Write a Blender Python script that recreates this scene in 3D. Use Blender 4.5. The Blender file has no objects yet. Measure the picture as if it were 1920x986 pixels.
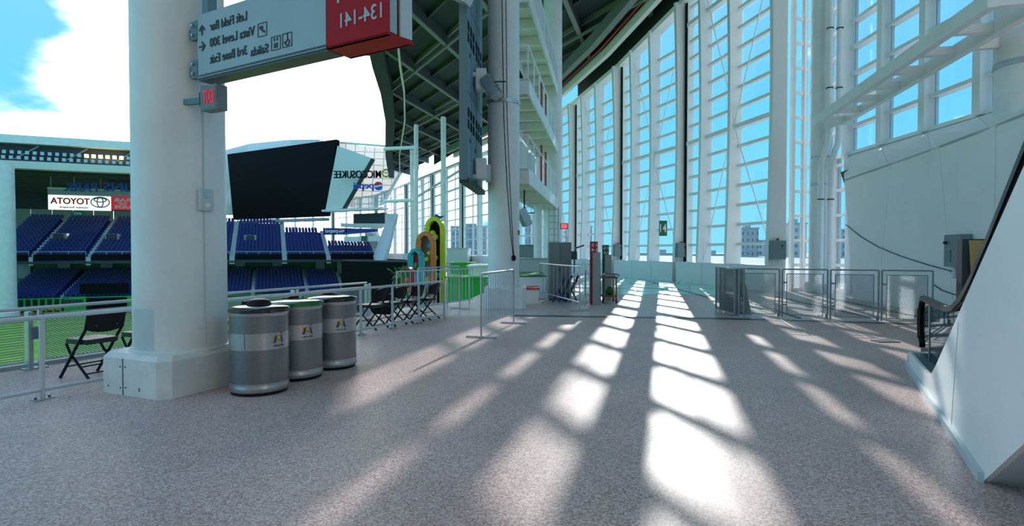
import bpy, math, random
from mathutils import Vector, Matrix
random.seed(7)
S = bpy.context.scene
COL = S.collection
V3 = Vector
R = math.radians

# ---------------------------------------------------------------- camera
F, CX, CY, HOR, EYE = 1080.0, 960.0, 493.0, 470.0, 1.52
cam = bpy.data.cameras.new('camera'); camo = bpy.data.objects.new('camera', cam); COL.objects.link(camo)
cam.sensor_width = 36; cam.lens = 36 * F / 1920; cam.clip_end = 2000; cam.clip_start = .05
camo.location = (0, 0, EYE); camo.rotation_euler = (R(90) - math.atan((CY - HOR) / F), 0, 0)
S.camera = camo

def P(px, py, Y):            # pixel direction taken out to depth Y
    return V3(((px - CX) / F * Y, Y, EYE - (py - HOR) / F * Y))
def G(px, py, z=0.0):        # pixel on a horizontal plane of height z
    return P(px, py, (EYE - z) * F / (py - HOR))

# ---------------------------------------------------------------- world, sun, exposure
SUN_AZ, SUN_EL = 14.4, 21.0
W = bpy.data.worlds.new('sky'); S.world = W; W.use_nodes = True
nt = W.node_tree; N = nt.nodes; L = nt.links; N.clear()
tc = N.new('ShaderNodeTexCoord'); sep = N.new('ShaderNodeSeparateXYZ'); L.new(tc.outputs['Generated'], sep.inputs[0])
grad = N.new('ShaderNodeValToRGB'); L.new(sep.outputs['Z'], grad.inputs[0])
el = grad.color_ramp.elements
el[0].position = 0.0; el[0].color = (.115, .33, .44, 1)
el[1].position = .75; el[1].color = (.16, .28, .42, 1)
e = el.new(.22); e.color = (.075, .285, .42, 1)
mp = N.new('ShaderNodeMapping'); mp.inputs['Scale'].default_value = (1.0, 1.0, 2.2); mp.inputs['Location'].default_value = (.35, .2, .1)
L.new(tc.outputs['Generated'], mp.inputs[0])
nz = N.new('ShaderNodeTexNoise'); nz.inputs['Scale'].default_value = 2.3; nz.inputs['Detail'].default_value = 7; nz.inputs['Roughness'].default_value = .55
L.new(mp.outputs[0], nz.inputs['Vector'])
# cloud bank over the open side of the stadium (a broad bank round one compass direction)
dotn = N.new('ShaderNodeVectorMath'); dotn.operation = 'DOT_PRODUCT'; dotn.inputs[1].default_value = V3((-.32, .93, .15)).normalized()
L.new(tc.outputs['Generated'], dotn.inputs[0])
bank = N.new('ShaderNodeMapRange'); bank.inputs[1].default_value = .905; bank.inputs[2].default_value = .985; bank.inputs[3].default_value = -.10; bank.inputs[4].default_value = .26
L.new(dotn.outputs['Value'], bank.inputs[0])
addc = N.new('ShaderNodeMath'); addc.operation = 'ADD'; L.new(nz.outputs['Fac'], addc.inputs[0]); L.new(bank.outputs[0], addc.inputs[1])
cr = N.new('ShaderNodeMapRange'); cr.interpolation_type = 'SMOOTHSTEP'; cr.inputs[1].default_value = .52; cr.inputs[2].default_value = .70
L.new(addc.outputs[0], cr.inputs[0])
mx = N.new('ShaderNodeMix'); mx.data_type = 'RGBA'; L.new(cr.outputs[0], mx.inputs['Factor']); L.new(grad.outputs[0], mx.inputs['A']); mx.inputs['B'].default_value = (1.62, 1.52, 1.43, 1)
bg = N.new('ShaderNodeBackground'); L.new(mx.outputs['Result'], bg.inputs[0]); bg.inputs[1].default_value = 1.0
wo = N.new('ShaderNodeOutputWorld'); L.new(bg.outputs[0], wo.inputs[0])
sl = bpy.data.lights.new('sun', 'SUN'); sl.energy = 2.0; sl.angle = R(.45); sl.color = (1, .93, .86)
slo = bpy.data.objects.new('sun', sl); COL.objects.link(slo)
sd = V3((math.sin(R(SUN_AZ)) * math.cos(R(SUN_EL)), math.cos(R(SUN_AZ)) * math.cos(R(SUN_EL)), math.sin(R(SUN_EL))))
slo.rotation_euler = sd.to_track_quat('Z', 'Y').to_euler(); slo.location = (20, 60, 40)
vs = S.view_settings; vs.view_transform = 'Standard'; vs.look = 'None'; vs.gamma = 1; vs.use_curve_mapping = False
vs.exposure = 1.35

# ---------------------------------------------------------------- materials
M = {}
def mat(name, col, rough=.5, metal=0.0, noise=0.0, nscale=8.0, spec=.5, bump=0.0, bscale=60.0, emit=None, coat=0.0):
    m = bpy.data.materials.new(name); m.use_nodes = True
    t = m.node_tree; b = t.nodes['Principled BSDF']; lk = t.links
    b.inputs['Base Color'].default_value = (*col, 1); b.inputs['Roughness'].default_value = rough
    b.inputs['Metallic'].default_value = metal; b.inputs['Specular IOR Level'].default_value = spec
    b.inputs['Coat Weight'].default_value = coat
    if emit: b.inputs['Emission Color'].default_value = (*col, 1); b.inputs['Emission Strength'].default_value = emit
    if noise or bump: tcn = t.nodes.new('ShaderNodeTexCoord')
    if noise:
        n = t.nodes.new('ShaderNodeTexNoise'); n.inputs['Scale'].default_value = nscale; n.inputs['Detail'].default_value = 5
        lk.new(tcn.outputs['Object'], n.inputs['Vector'])
        mr = t.nodes.new('ShaderNodeMapRange'); mr.inputs[1].default_value = .3; mr.inputs[2].default_value = .7; mr.inputs[3].default_value = 1 - noise; mr.inputs[4].default_value = 1 + noise * .5
        lk.new(n.outputs['Fac'], mr.inputs[0])
        mu = t.nodes.new('ShaderNodeMix'); mu.data_type = 'RGBA'; mu.blend_type = 'MULTIPLY'; mu.inputs['Factor'].default_value = 1
        mu.inputs['A'].default_value = (*col, 1); lk.new(mr.outputs[0], mu.inputs['B']); lk.new(mu.outputs['Result'], b.inputs['Base Color'])
    if bump:
        n2 = t.nodes.new('ShaderNodeTexNoise'); n2.inputs['Scale'].default_value = bscale; n2.inputs['Detail'].default_value = 3
        lk.new(tcn.outputs['Object'], n2.inputs['Vector'])
        bp = t.nodes.new('ShaderNodeBump'); bp.inputs['Strength'].default_value = bump; bp.inputs['Distance'].default_value = .01
        lk.new(n2.outputs['Fac'], bp.inputs['Height']); lk.new(bp.outputs[0], b.inputs['Normal'])
    M[name] = m; return m
def glass(name, tint, gl=.10, rough=.02):
    m = bpy.data.materials.new(name); m.use_nodes = True; t = m.node_tree; t.nodes.clear()
    tr = t.nodes.new('ShaderNodeBsdfTransparent'); tr.inputs[0].default_value = (*tint, 1)
    g = t.nodes.new('ShaderNodeBsdfGlossy'); g.inputs[0].default_value = (.9, .97, 1, 1); g.inputs['Roughness'].default_value = rough
    lw = t.nodes.new('ShaderNodeLayerWeight'); fr = t.nodes.new('ShaderNodeMath'); fr.operation = 'POWER'; fr.inputs[1].default_value = 3.0; t.links.new(lw.outputs['Facing'], fr.inputs[0])
    fr2 = t.nodes.new('ShaderNodeMath'); fr2.operation = 'MULTIPLY_ADD'; fr2.inputs[1].default_value = gl * 3; fr2.inputs[2].default_value = gl * .4; t.links.new(fr.outputs[0], fr2.inputs[0]); fr = fr2
    mi = t.nodes.new('ShaderNodeMixShader'); t.links.new(fr.outputs[0], mi.inputs[0]); t.links.new(tr.outputs[0], mi.inputs[1]); t.links.new(g.outputs[0], mi.inputs[2])
    o = t.nodes.new('ShaderNodeOutputMaterial'); t.links.new(mi.outputs[0], o.inputs[0]); M[name] = m
def terrazzo(name, base, light, dark, rough=.2):
    m = bpy.data.materials.new(name); m.use_nodes = True; t = m.node_tree; b = t.nodes['Principled BSDF']; lk = t.links
    tcn = t.nodes.new('ShaderNodeTexCoord')
    vo = t.nodes.new('ShaderNodeTexVoronoi'); vo.inputs['Scale'].default_value = 95; lk.new(tcn.outputs['Object'], vo.inputs['Vector'])
    sp = t.nodes.new('ShaderNodeSeparateColor'); lk.new(vo.outputs['Color'], sp.inputs[0])
    rp = t.nodes.new('ShaderNodeValToRGB'); rp.color_ramp.interpolation = 'CONSTANT'
    q = rp.color_ramp.elements; q[0].position = 0; q[0].color = (*dark, 1); q[1].position = .22; q[1].color = (*base, 1); x = q.new(.66); x.color = (*light, 1)
    lk.new(sp.outputs[0], rp.inputs[0])
    n = t.nodes.new('ShaderNodeTexNoise'); n.inputs['Scale'].default_value = .9; n.inputs['Detail'].default_value = 4; lk.new(tcn.outputs['Object'], n.inputs['Vector'])
    mr = t.nodes.new('ShaderNodeMapRange'); mr.inputs[1].default_value = .3; mr.inputs[2].default_value = .7; mr.inputs[3].default_value = .86; mr.inputs[4].default_value = 1.06; lk.new(n.outputs['Fac'], mr.inputs[0])
    mu = t.nodes.new('ShaderNodeMix'); mu.data_type = 'RGBA'; mu.blend_type = 'MULTIPLY'; mu.inputs['Factor'].default_value = 1
    lk.new(rp.outputs[0], mu.inputs['A']); lk.new(mr.outputs[0], mu.inputs['B']); lk.new(mu.outputs['Result'], b.inputs['Base Color'])
    r2 = t.nodes.new('ShaderNodeMapRange'); r2.inputs[1].default_value = .3; r2.inputs[2].default_value = .7; r2.inputs[3].default_value = rough; r2.inputs[4].default_value = rough + .10; lk.new(n.outputs['Fac'], r2.inputs[0])
    lk.new(r2.outputs[0], b.inputs['Roughness']); b.inputs['Specular IOR Level'].default_value = .10
    M[name] = m
def perforated(name, col, hole):
    m = bpy.data.materials.new(name); m.use_nodes = True; t = m.node_tree; b = t.nodes['Principled BSDF']; lk = t.links
    uv = t.nodes.new('ShaderNodeUVMap')
    vo = t.nodes.new('ShaderNodeTexVoronoi'); vo.inputs['Scale'].default_value = 1.0; vo.inputs['Randomness'].default_value = 0.0; vo.voronoi_dimensions = '2D'
    lk.new(uv.outputs[0], vo.inputs['Vector'])
    st = t.nodes.new('ShaderNodeMapRange'); st.inputs[1].default_value = .26; st.inputs[2].default_value = .36; lk.new(vo.outputs['Distance'], st.inputs[0])
    mu = t.nodes.new('ShaderNodeMix'); mu.data_type = 'RGBA'; mu.inputs['A'].default_value = (*hole, 1); mu.inputs['B'].default_value = (*col, 1)
    lk.new(st.outputs[0], mu.inputs['Factor']); lk.new(mu.outputs['Result'], b.inputs['Base Color'])
    b.inputs['Metallic'].default_value = .75; b.inputs['Roughness'].default_value = .38
    M[name] = m
def windows_mat(name, wall, win, sx, sz):
    m = bpy.data.materials.new(name); m.use_nodes = True; t = m.node_tree; b = t.nodes['Principled BSDF']; lk = t.links
    tcn = t.nodes.new('ShaderNodeTexCoord'); mpn = t.nodes.new('ShaderNodeMapping'); mpn.inputs['Rotation'].default_value = (R(90), 0, 0); lk.new(tcn.outputs['Object'], mpn.inputs[0])
    br = t.nodes.new('ShaderNodeTexBrick'); br.offset = 0; br.inputs['Scale'].default_value = 1
    br.inputs['Color1'].default_value = (*win, 1); br.inputs['Color2'].default_value = (*[c * 1.3 for c in win], 1); br.inputs['Mortar'].default_value = (*wall, 1)
    br.inputs['Brick Width'].default_value = sx; br.inputs['Row Height'].default_value = sz; br.inputs['Mortar Size'].default_value = sz * .28
    lk.new(mpn.outputs[0], br.inputs['Vector']); lk.new(br.outputs[0], b.inputs['Base Color']); b.inputs['Roughness'].default_value = .6
    M[name] = m
def grass_mat(name, a, bcol):
    m = bpy.data.materials.new(name); m.use_nodes = True; t = m.node_tree; b = t.nodes['Principled BSDF']; lk = t.links
    tcn = t.nodes.new('ShaderNodeTexCoord'); wv = t.nodes.new('ShaderNodeTexWave'); wv.inputs['Scale'].default_value = .06; wv.inputs['Distortion'].default_value = .2
    mpn = t.nodes.new('ShaderNodeMapping'); mpn.inputs['Rotation'].default_value = (0, 0, R(50)); lk.new(tcn.outputs['Object'], mpn.inputs[0]); lk.new(mpn.outputs[0], wv.inputs['Vector'])
    mu = t.nodes.new('ShaderNodeMix'); mu.data_type = 'RGBA'; lk.new(wv.outputs['Fac'], mu.inputs['Factor']); mu.inputs['A'].default_value = (*a, 1); mu.inputs['B'].default_value = (*bcol, 1)
    lk.new(mu.outputs['Result'], b.inputs['Base Color']); b.inputs['Roughness'].default_value = .8; M[name] = m

mat('white_paint', (.90, .885, .87), .42, noise=.06, nscale=2.0)
mat('column_paint', (.84, .83, .815), .38, noise=.08, nscale=1.5, bump=.05, bscale=90)
mat('plinth_paint', (.82, .815, .80), .5, noise=.10, nscale=5)
mat('frame_white', (.90, .89, .875), .42)
mat('panel_white', (.90, .885, .87), .5, noise=.04, nscale=1.0)
mat('back_wall', (.66, .62, .56), .7, noise=.05, nscale=1)
mat('soffit_grey', (.50, .49, .47), .7)
mat('seam_dark', (.10, .11, .12), .6)
mat('galvanised', (.52, .54, .56), .36, metal=.75, noise=.12, nscale=14)
mat('rail_paint', (.62, .66, .68), .35, metal=.35)
mat('gate_metal', (.34, .36, .37), .4, metal=.5)
mat('brushed_steel', (.48, .49, .50), .30, metal=.8, noise=.1, nscale=30)
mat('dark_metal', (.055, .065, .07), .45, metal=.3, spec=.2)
mat('roof_steel', (.045, .062, .066), .65, spec=.2)
mat('roof_beam', (.22, .25, .24), .55)
mat('roof_rib', (.075, .095, .095), .6, spec=.2)
mat('black_plastic', (.012, .012, .014), .35, spec=.2)
mat('black_seat', (.02, .022, .026), .28)
mat('black_gloss', (.012, .013, .016), .12, coat=.6)
mat('green_gloss', (.02, .16, .035), .15, coat=.6)
mat('rubber_black', (.014, .013, .012), .4, spec=.2)
mat('board_black', (.005, .005, .006), .7, spec=.12)
mat('sign_grey', (.40, .40, .40), .36, metal=.35, noise=.05, nscale=2)
mat('sign_dark', (.07, .075, .08), .4)
mat('sign_red', (.45, .006, .012), .4, spec=.15)
mat('text_dark', (.03, .035, .04), .5)
mat('text_grey', (.50, .53, .56), .4)
mat('text_white', (.85, .86, .86), .5)
mat('text_red', (.62, .015, .05), .5, emit=.25)
mat('bracket_steel', (.16, .22, .25), .45, metal=.4)
mat('exit_grey', (.22, .21, .20), .45, metal=.3)
mat('box_grey', (.20, .25, .26), .5)
mat('box_light', (.58, .62, .64), .45)
mat('board_edge', (.16, .20, .23), .5)
mat('board_back', (.18, .29, .36), .5)
mat('teal_floor', (.26, .82, .72), .16, noise=.1, nscale=3)
mat('joint_dark', (.055, .055, .06), .4)
mat('concrete', (.48, .50, .50), .7, noise=.1, nscale=1)
mat('cream', (.74, .74, .66), .6)
mat('stand_grey', (.40, .43, .45), .7)
mat('seat_blue', (.010, .018, .16), .45)
mat('seat_green', (.01, .10, .02), .5)
mat('bright_green', (.03, .42, .05), .45)
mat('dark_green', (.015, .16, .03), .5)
mat('dirt', (.33, .12, .06), .9)
mat('lettering_blue', (.01, .03, .22), .4)
mat('board_white', (.82, .82, .78), .5)
mat('sign_lit', (.82, .81, .74), .5, emit=.55)
mat('sign_lit_red', (.30, .01, .02), .5, emit=.4)
mat('board_red', (.30, .01, .02), .5)
mat('toyota_red', (.55, .01, .02), .5)
mat('logo_grey', (.22, .26, .30), .4, metal=.4)
mat('yellow', (.72, .68, .02), .45)
mat('orange', (.80, .22, .05), .45)
mat('teal', (.03, .40, .45), .45)
mat('crimson', (.50, .02, .05), .45)
mat('sky_blue', (.05, .30, .72), .45)
mat('pepsi_blue', (.01, .10, .50), .4)
mat('pepsi_red', (.68, .02, .03), .4)
mat('gold', (.75, .45, .06), .4)
mat('lamp_warm', (1.0, .75, .35), .4, emit=2.5)
mat('led_red', (.9, .04, .06), .4, emit=1.2)
mat('sign_green', (.004, .13, .06), .4)
mat('pipe_red', (.40, .03, .03), .4)
mat('bronze', (.50, .34, .16), .28, metal=1.0)
mat('wood_brown', (.16, .12, .09), .6)
mat('leaf_green', (.06, .26, .04), .5)
mat('asphalt', (.42, .44, .45), .9)
mat('tower_red', (.45, .02, .03), .4)
mat('pylon_grey', (.33, .35, .35), .4)
glass('window_glass', (.95, .985, 1.0), .06)
glass('rail_glass', (.24, .38, .44), .09)
glass('sheet_glass', (.86, .92, .95), .05)
terrazzo('terrazzo_pink', (.60, .41, .395), (.76, .62, .595), (.44, .265, .25), .38)
terrazzo('terrazzo_grey', (.58, .47, .455), (.71, .62, .60), (.44, .33, .32), .28)
perforated('perforated_steel', (.33, .34, .35), (.03, .03, .035))
windows_mat('tower_facade', (.42, .42, .42), (.10, .13, .17), 2.2, 3.0)
windows_mat('block_facade', (.55, .54, .50), (.14, .20, .28), 3.0, 3.2)
grass_mat('grass', (.20, .42, .03), (.30, .52, .05))

# ---------------------------------------------------------------- mesh helpers
def wmat(o):
    m = Matrix.Identity(4)
    while o is not None:
        m = o.matrix_basis @ m; o = o.parent
    return m
def tag(o, label, cat, group=None, kind=None):
    if label: o['label'] = label
    if cat: o['category'] = cat
    if group: o['group'] = group
    if kind: o['kind'] = kind
    return o
def thing(name, loc, label=None, cat=None, group=None, rz=0.0, kind=None):
    o = bpy.data.objects.new(name, None); COL.objects.link(o); o.empty_display_size = .2
    o.location = loc; o.rotation_euler = (0, 0, rz)
    o.matrix_basis = Matrix.Translation(V3(loc)) @ Matrix.Rotation(rz, 4, 'Z')
    return tag(o, label, cat, group, kind)
def stru(o): o['kind'] = 'structure'; return o

class MB:
    def __init__(s): s.v = []; s.f = []; s.uv = None
    def add(s, vs, fs):
        b = len(s.v); s.v += [V3(p) for p in vs]; s.f += [tuple(i + b for i in f) for f in fs]; return s
    def box(s, c, size, rz=0.0, ax=None):
        c = V3(c); h = [d / 2 for d in size]
        X, Y, Z = ax if ax else (V3((math.cos(rz), math.sin(rz), 0)), V3((-math.sin(rz), math.cos(rz), 0)), V3((0, 0, 1)))
        vs = [c + X * (h[0] * a) + Y * (h[1] * b) + Z * (h[2] * d) for a in (-1, 1) for b in (-1, 1) for d in (-1, 1)]
        return s.add(vs, [(0, 1, 3, 2), (4, 6, 7, 5), (0, 4, 5, 1), (2, 3, 7, 6), (0, 2, 6, 4), (1, 5, 7, 3)])
    def beam(s, p, q, w, h):
        p = V3(p); q = V3(q); d = q - p; Y = d.normalized(); up = V3((0, 0, 1)) if abs(Y.z) < .95 else V3((0, 1, 0))
        X = Y.cross(up).normalized(); Z = X.cross(Y)
        return s.box((p + q) / 2, (w, d.length, h), ax=(X, Y, Z))
    def tube(s, pts, r, n=8, cap=True, closed=False):
        pts = [V3(p) for p in pts]; rings = []; k = len(pts); prev = None
        rr = r if isinstance(r, (list, tuple)) else [r] * k
        for i in range(k):
            a = pts[(i - 1) % k] if (closed or i > 0) else pts[i]; b = pts[(i + 1) % k] if (closed or i < k - 1) else pts[i]
            d = (b - a).normalized()
            if prev is None:
                u = d.cross(V3((0, 0, 1)) if abs(d.z) < .9 else V3((1, 0, 0))).normalized()
            else:
                u = (prev - d * prev.dot(d)).normalized()
            prev = u; w = d.cross(u)
            rings.append([pts[i] + (u * math.cos(2 * math.pi * j / n) + w * math.sin(2 * math.pi * j / n)) * rr[i] for j in range(n)])
        b = len(s.v)
        for g in rings: s.v += g
        m = k if closed else k - 1
        for i in range(m):
            for j in range(n):
                s.f.append((b + i * n + j, b + i * n + (j + 1) % n, b + ((i + 1) % k) * n + (j + 1) % n, b + ((i + 1) % k) * n + j))
        if cap and not closed:
            s.f.append(tuple(b + j for j in range(n - 1, -1, -1))); s.f.append(tuple(b + (k - 1) * n + j for j in range(n)))
        return s
    def prism(s, poly, ext):
        ext = V3(ext); poly = [V3(p) for p in poly]; n = len(poly); b = len(s.v)
        s.v += poly + [p + ext for p in poly]
        s.f.append(tuple(b + i for i in range(n))); s.f.append(tuple(b + 2 * n - 1 - i for i in range(n)))
        for i in range(n): s.f.append((b + i, b + n + i, b + n + (i + 1) % n, b + (i + 1) % n))
        return s
    def lathe(s, prof, c=(0, 0, 0), n=32, a0=0, a1=2 * math.pi):
        c = V3(c); full = abs(a1 - a0 - 2 * math.pi) < 1e-6; m = n if full else n + 1; b = len(s.v)
        for r, z in prof:
            for j in range(m):
                a = a0 + (a1 - a0) * j / n; s.v.append(c + V3((r * math.cos(a), r * math.sin(a), z)))
        for i in range(len(prof) - 1):
            for j in range(n):
                j2 = (j + 1) % m if full else j + 1
                s.f.append((b + i * m + j, b + i * m + j2, b + (i + 1) * m + j2, b + (i + 1) * m + j))
        return s
    def cyl(s, c, r, h, n=24, r2=None):
        r2 = r if r2 is None else r2
        return s.lathe([(0.0001, 0), (r, 0), (r2, h), (0.0001, h)], c, n)
    def sphere(s, c, r, n=12, m=8, sz=1.0):
        return s.lathe([(max(r * math.sin(math.pi * i / m), .0001), -r * sz * math.cos(math.pi * i / m)) for i in range(m + 1)], c, n)
    def build(s, name, material, parent=None, smooth=False, local=False, label=None, bevel=0.0):
        inv = Matrix.Identity(4) if (local or parent is None) else wmat(parent).inverted()
        me = bpy.data.meshes.new(name); me.from_pydata([inv @ p for p in s.v], [], s.f); me.materials.append(M[material])
        me.validate()
        import bmesh
        bm = bmesh.new(); bm.from_mesh(me); bmesh.ops.recalc_face_normals(bm, faces=bm.faces)
        if bevel: bmesh.ops.bevel(bm, geom=bm.edges[:], offset=bevel, segments=2, affect='EDGES', profile=.6, clamp_overlap=True)
        if smooth:
            for f in bm.faces: f.smooth = True
            for ed in bm.edges:
                if len(ed.link_faces) == 2 and ed.calc_face_angle(0) > R(38): ed.smooth = False
        bm.to_mesh(me); bm.free()
        o = bpy.data.objects.new(name, me); COL.objects.link(o)
        if parent is not None: o.parent = parent
        if label: o['label'] = label
        return o

_cube = {}
def piece(name, material, c, size, rz=0.0, parent=None, ax=None):   # small box that shares its mesh with alike pieces
    if material not in _cube:
        me = bpy.data.meshes.new('block_' + material)
        me.from_pydata([(a, b, d) for a in (-.5, .5) for b in (-.5, .5) for d in (-.5, .5)], [], [(0, 1, 3, 2), (4, 6, 7, 5), (0, 4, 5, 1), (2, 3, 7, 6), (0, 2, 6, 4), (1, 5, 7, 3)])
        me.materials.append(M[material]); _cube[material] = me
    o = bpy.data.objects.new(name, _cube[material]); COL.objects.link(o)
    if ax is None:
        rot = Matrix.Rotation(rz, 4, 'Z')
    else:
        rot = Matrix((ax[0], ax[1], ax[2])).transposed().to_4x4()
    w = Matrix.Translation(V3(c)) @ rot @ Matrix.Diagonal((*size, 1))
    if parent is not None:
        o.parent = parent; o.matrix_basis = wmat(parent).inverted() @ w
    else: o.matrix_basis = w
    return o
def dup(root, loc, rz, label, group=None):
    m = {}
    def cp(o, par):
        c = o.copy(); COL.objects.link(c); c.parent = par
        for ch in [x for x in KIDS.get(o.name, [])]: cp(ch, c)
        return c
    r = cp(root, None); r.matrix_basis = Matrix.Translation(V3(loc)) @ Matrix.Rotation(rz, 4, 'Z'); r['label'] = label
    if group: r['group'] = group
    return r
KIDS = {}
def scan(root):
    KIDS[root.name] = [o for o in bpy.data.objects if o.parent == root]
    for k in KIDS[root.name]: scan(k)
def text(name, s, material, right, leftd, up, width, height, parent=None, depth=.004, label=None, wrap=None, bold=.008):
    """lettering that reads mirrored, as it does in the picture: it starts at the viewer's right and runs to the left"""
    cu = bpy.data.curves.new(name, 'FONT'); cu.body = s; cu.extrude = .05; cu.offset = bold
    t = bpy.data.objects.new(name, cu); COL.objects.link(t)
    dg = bpy.context.evaluated_depsgraph_get(); me = bpy.data.meshes.new_from_object(t.evaluated_get(dg))
    bpy.data.objects.remove(t)
    xs = [v.co.x for v in me.vertices]; ys = [v.co.y for v in me.vertices]
    x0, x1, y0, y1 = min(xs), max(xs), min(ys), max(ys)
    leftd = V3(leftd).normalized(); up = V3(up).normalized(); nn = leftd.cross(up)
    inv = wmat(parent).inverted() if parent is not None else Matrix.Identity(4)
    for v in me.vertices:
        a = (v.co.x - x0) / (x1 - x0) * width; b = (v.co.y - y0) / (y1 - y0) * height; c = depth * (1 if v.co.z > 0 else -1)
        v.co = inv @ (wrap(a, b, c) if wrap else V3(right) + leftd * a + up * b + nn * c)
    me.materials.clear(); me.materials.append(M[material])
    o = bpy.data.objects.new(name, me); COL.objects.link(o)
    if parent is not None: o.parent = parent
    if label: o['label'] = label
    return o
def diamond_mesh(mb, o, xd, zd, w, h, sp, r, slope=.55):
    """chain-link style wires inside a rectangle o + xd*[0,w] + zd*[0,h]"""
    xd = V3(xd); zd = V3(zd); nrm = xd.cross(zd).normalized()
    for sgn in (1, -1):
        k = -h / slope
        while k < w:
            ts = []
            # line z = (x-k)*slope (sgn 1) ; z = h-(x-k)*slope (sgn -1)
            xa = max(0, k); xb = min(w, k + h / slope)
            if xb - xa > .01:
                za = (xa - k) * slope; zb = (xb - k) * slope
                if sgn < 0: za, zb = h - za, h - zb
                p = V3(o) + xd * xa + zd * za; q = V3(o) + xd * xb + zd * zb
                d = (q - p).normalized(); u = d.cross(nrm) * r
                b = len(mb.v); mb.v += [p + u, p - u * .5 + nrm * r, p - u * .5 - nrm * r, q + u, q - u * .5 + nrm * r, q - u * .5 - nrm * r]
                mb.f += [(b, b + 1, b + 4, b + 3), (b + 1, b + 2, b + 5, b + 4), (b + 2, b, b + 3, b + 5)]
            k += sp
U3 = V3((.917, -.40, 0)).normalized(); Vd = V3((.427, .904, 0)).normalized(); UP = V3((0, 0, 1))
FIELD_Z = -7.0

# ================================================================ STRUCTURE
NF = V3((-Vd.y, Vd.x, 0))                      # towards the field
RAIL0 = V3((-6.19, 7.36, 0))                   # corner post of the field-side railing
def fl(t, off=0.0): return RAIL0 + Vd * t + NF * off
def jl(x): return 13.3 - .13 * x               # the dark joint across the concourse
JT = [V3((11.2, 17.4, 0)), V3((10.36, 21.6, 0)), V3((8.85, 28.8, 0)), V3((6.82, 34.9, 0)), V3((4.75, 41.0, 0)), V3((2.6, 47.5, 0)),
      V3((-.8, 57, 0)), V3((-5.6, 68, 0)), V3((-11, 82, 0)), V3((-18, 100, 0)), V3((-28, 120, 0)), V3((-42, 136, 0)), V3((-60, 148, 0)), V3((-80, 158, 0))]
ZT = [15.2, 14.9, 13.8, 12.6, 11.9, 11.7, 11.7, 11.9, 12.4, 13.0, 13.0, 13.0, 13.0, 13.0]

def slab(name, poly, z, th, material):
    return stru(MB().prism([V3((p[0], p[1], z)) for p in poly], (0, 0, -th)).build(name, material))
c0, c1 = fl(-16, .3), fl(7.0, .3)
slab('floor', [c0[:2], (-13, -8), (14, -8), (14, jl(14)), (-2.9, jl(-2.9)), c1[:2]][::-1], 0, .5, 'terrazzo_pink')
slab('floor_far', [(-2.9, jl(-2.9)), (14, jl(14)), (14, 22.8), (10.9, 22.8), (9.0, 29.5), (7.0, 35.6), (4.9, 41.5), (2.5, 47), (1.0, 47), (-.4, 34), (-.9, 22), (-1.4, 17.5), (-3.1, 15)], -.004, .5, 'terrazzo_grey')
stru(MB().prism([G(965, 590.5, .003), G(1340, 595.5, .003), G(1760, 607, .003), G(1760, 610, .003), G(1340, 598, .003), G(965, 592.5, .003)], (0, 0, -.03)).build('trim_1', 'joint_dark'))
# glazed teal paving strips at the foot of the window wall
tp = thing('trim_2', (4, 24, 0), kind='structure')
def along(px0, px1, y): return G(px0, y, .002), G(px1, y, .002)
rows_t = [(1092, 1345, 552, 541), (1092, 1345, 540, 533.5), (1092, 1320, 532.5, 527.5), (1092, 1275, 527, 523), (1092, 1230, 522.5, 519)]
for (xa, xb, y0, y1) in rows_t:
    nseg = 5
    for k in range(nseg):
        a = xa + (xb - xa) * k / nseg; b = xa + (xb - xa) * (k + .94) / nseg
        ys = lambda x, y: y - (x - 1092) * .010 * 0
        MB().prism([G(a, y0, .004), G(b, y0, .004), G(b, y1, .004), G(a, y1, .004)], (0, 0, -.02)).build('paving_panel', 'teal_floor', tp)
# floor tracks behind the gates
for n, (pa, pb) in enumerate([((1385, 559), (1500, 596)), ((1455, 556), (1640, 596)), ((1560, 560), (1725, 594)), ((1215, 527), (1345, 562))]):
    a = G(*pa, .004); b = G(*pb, .004)
    stru(MB().beam(a, b, .09, .016).build('trim_%d' % (n + 3), 'joint_dark'))
d = G(1662, 640, .006)
tag(MB().box(d, (.36, .24, .012)).build('floor_drain', 'joint_dark'), 'small dark rectangular drain cover set in the pink floor before the gates', 'drain')

# kerb along the platform edge
kb = MB()
kb.prism([fl(-15, .12), fl(7.0, .12), fl(7.0, .34), fl(-15, .34)], (0, 0, .05))
stru(kb.build('trim_7', 'concrete'))

# field, warning track, outside ground
stru(MB().prism([V3((-160, -30, FIELD_Z)), V3((40, -30, FIELD_Z)), V3((30, 175, FIELD_Z)), V3((-170, 175, FIELD_Z))], (0, 0, -.5)).build('ground_field', 'grass'))
out = [V3((13.6, -60, -1.2)), V3((13.2, 22.9, -1.2))] + [p + V3((1.6, .8, -1.2)) for p in JT[2:]] + [V3((-120, 175, -1.2)), V3((-160, 700, -1.2)), V3((700, 700, -1.2)), V3((700, -60, -1.2))]
stru(MB().prism(out, (0, 0, -.4)).build('ground_outside', 'asphalt'))

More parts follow.
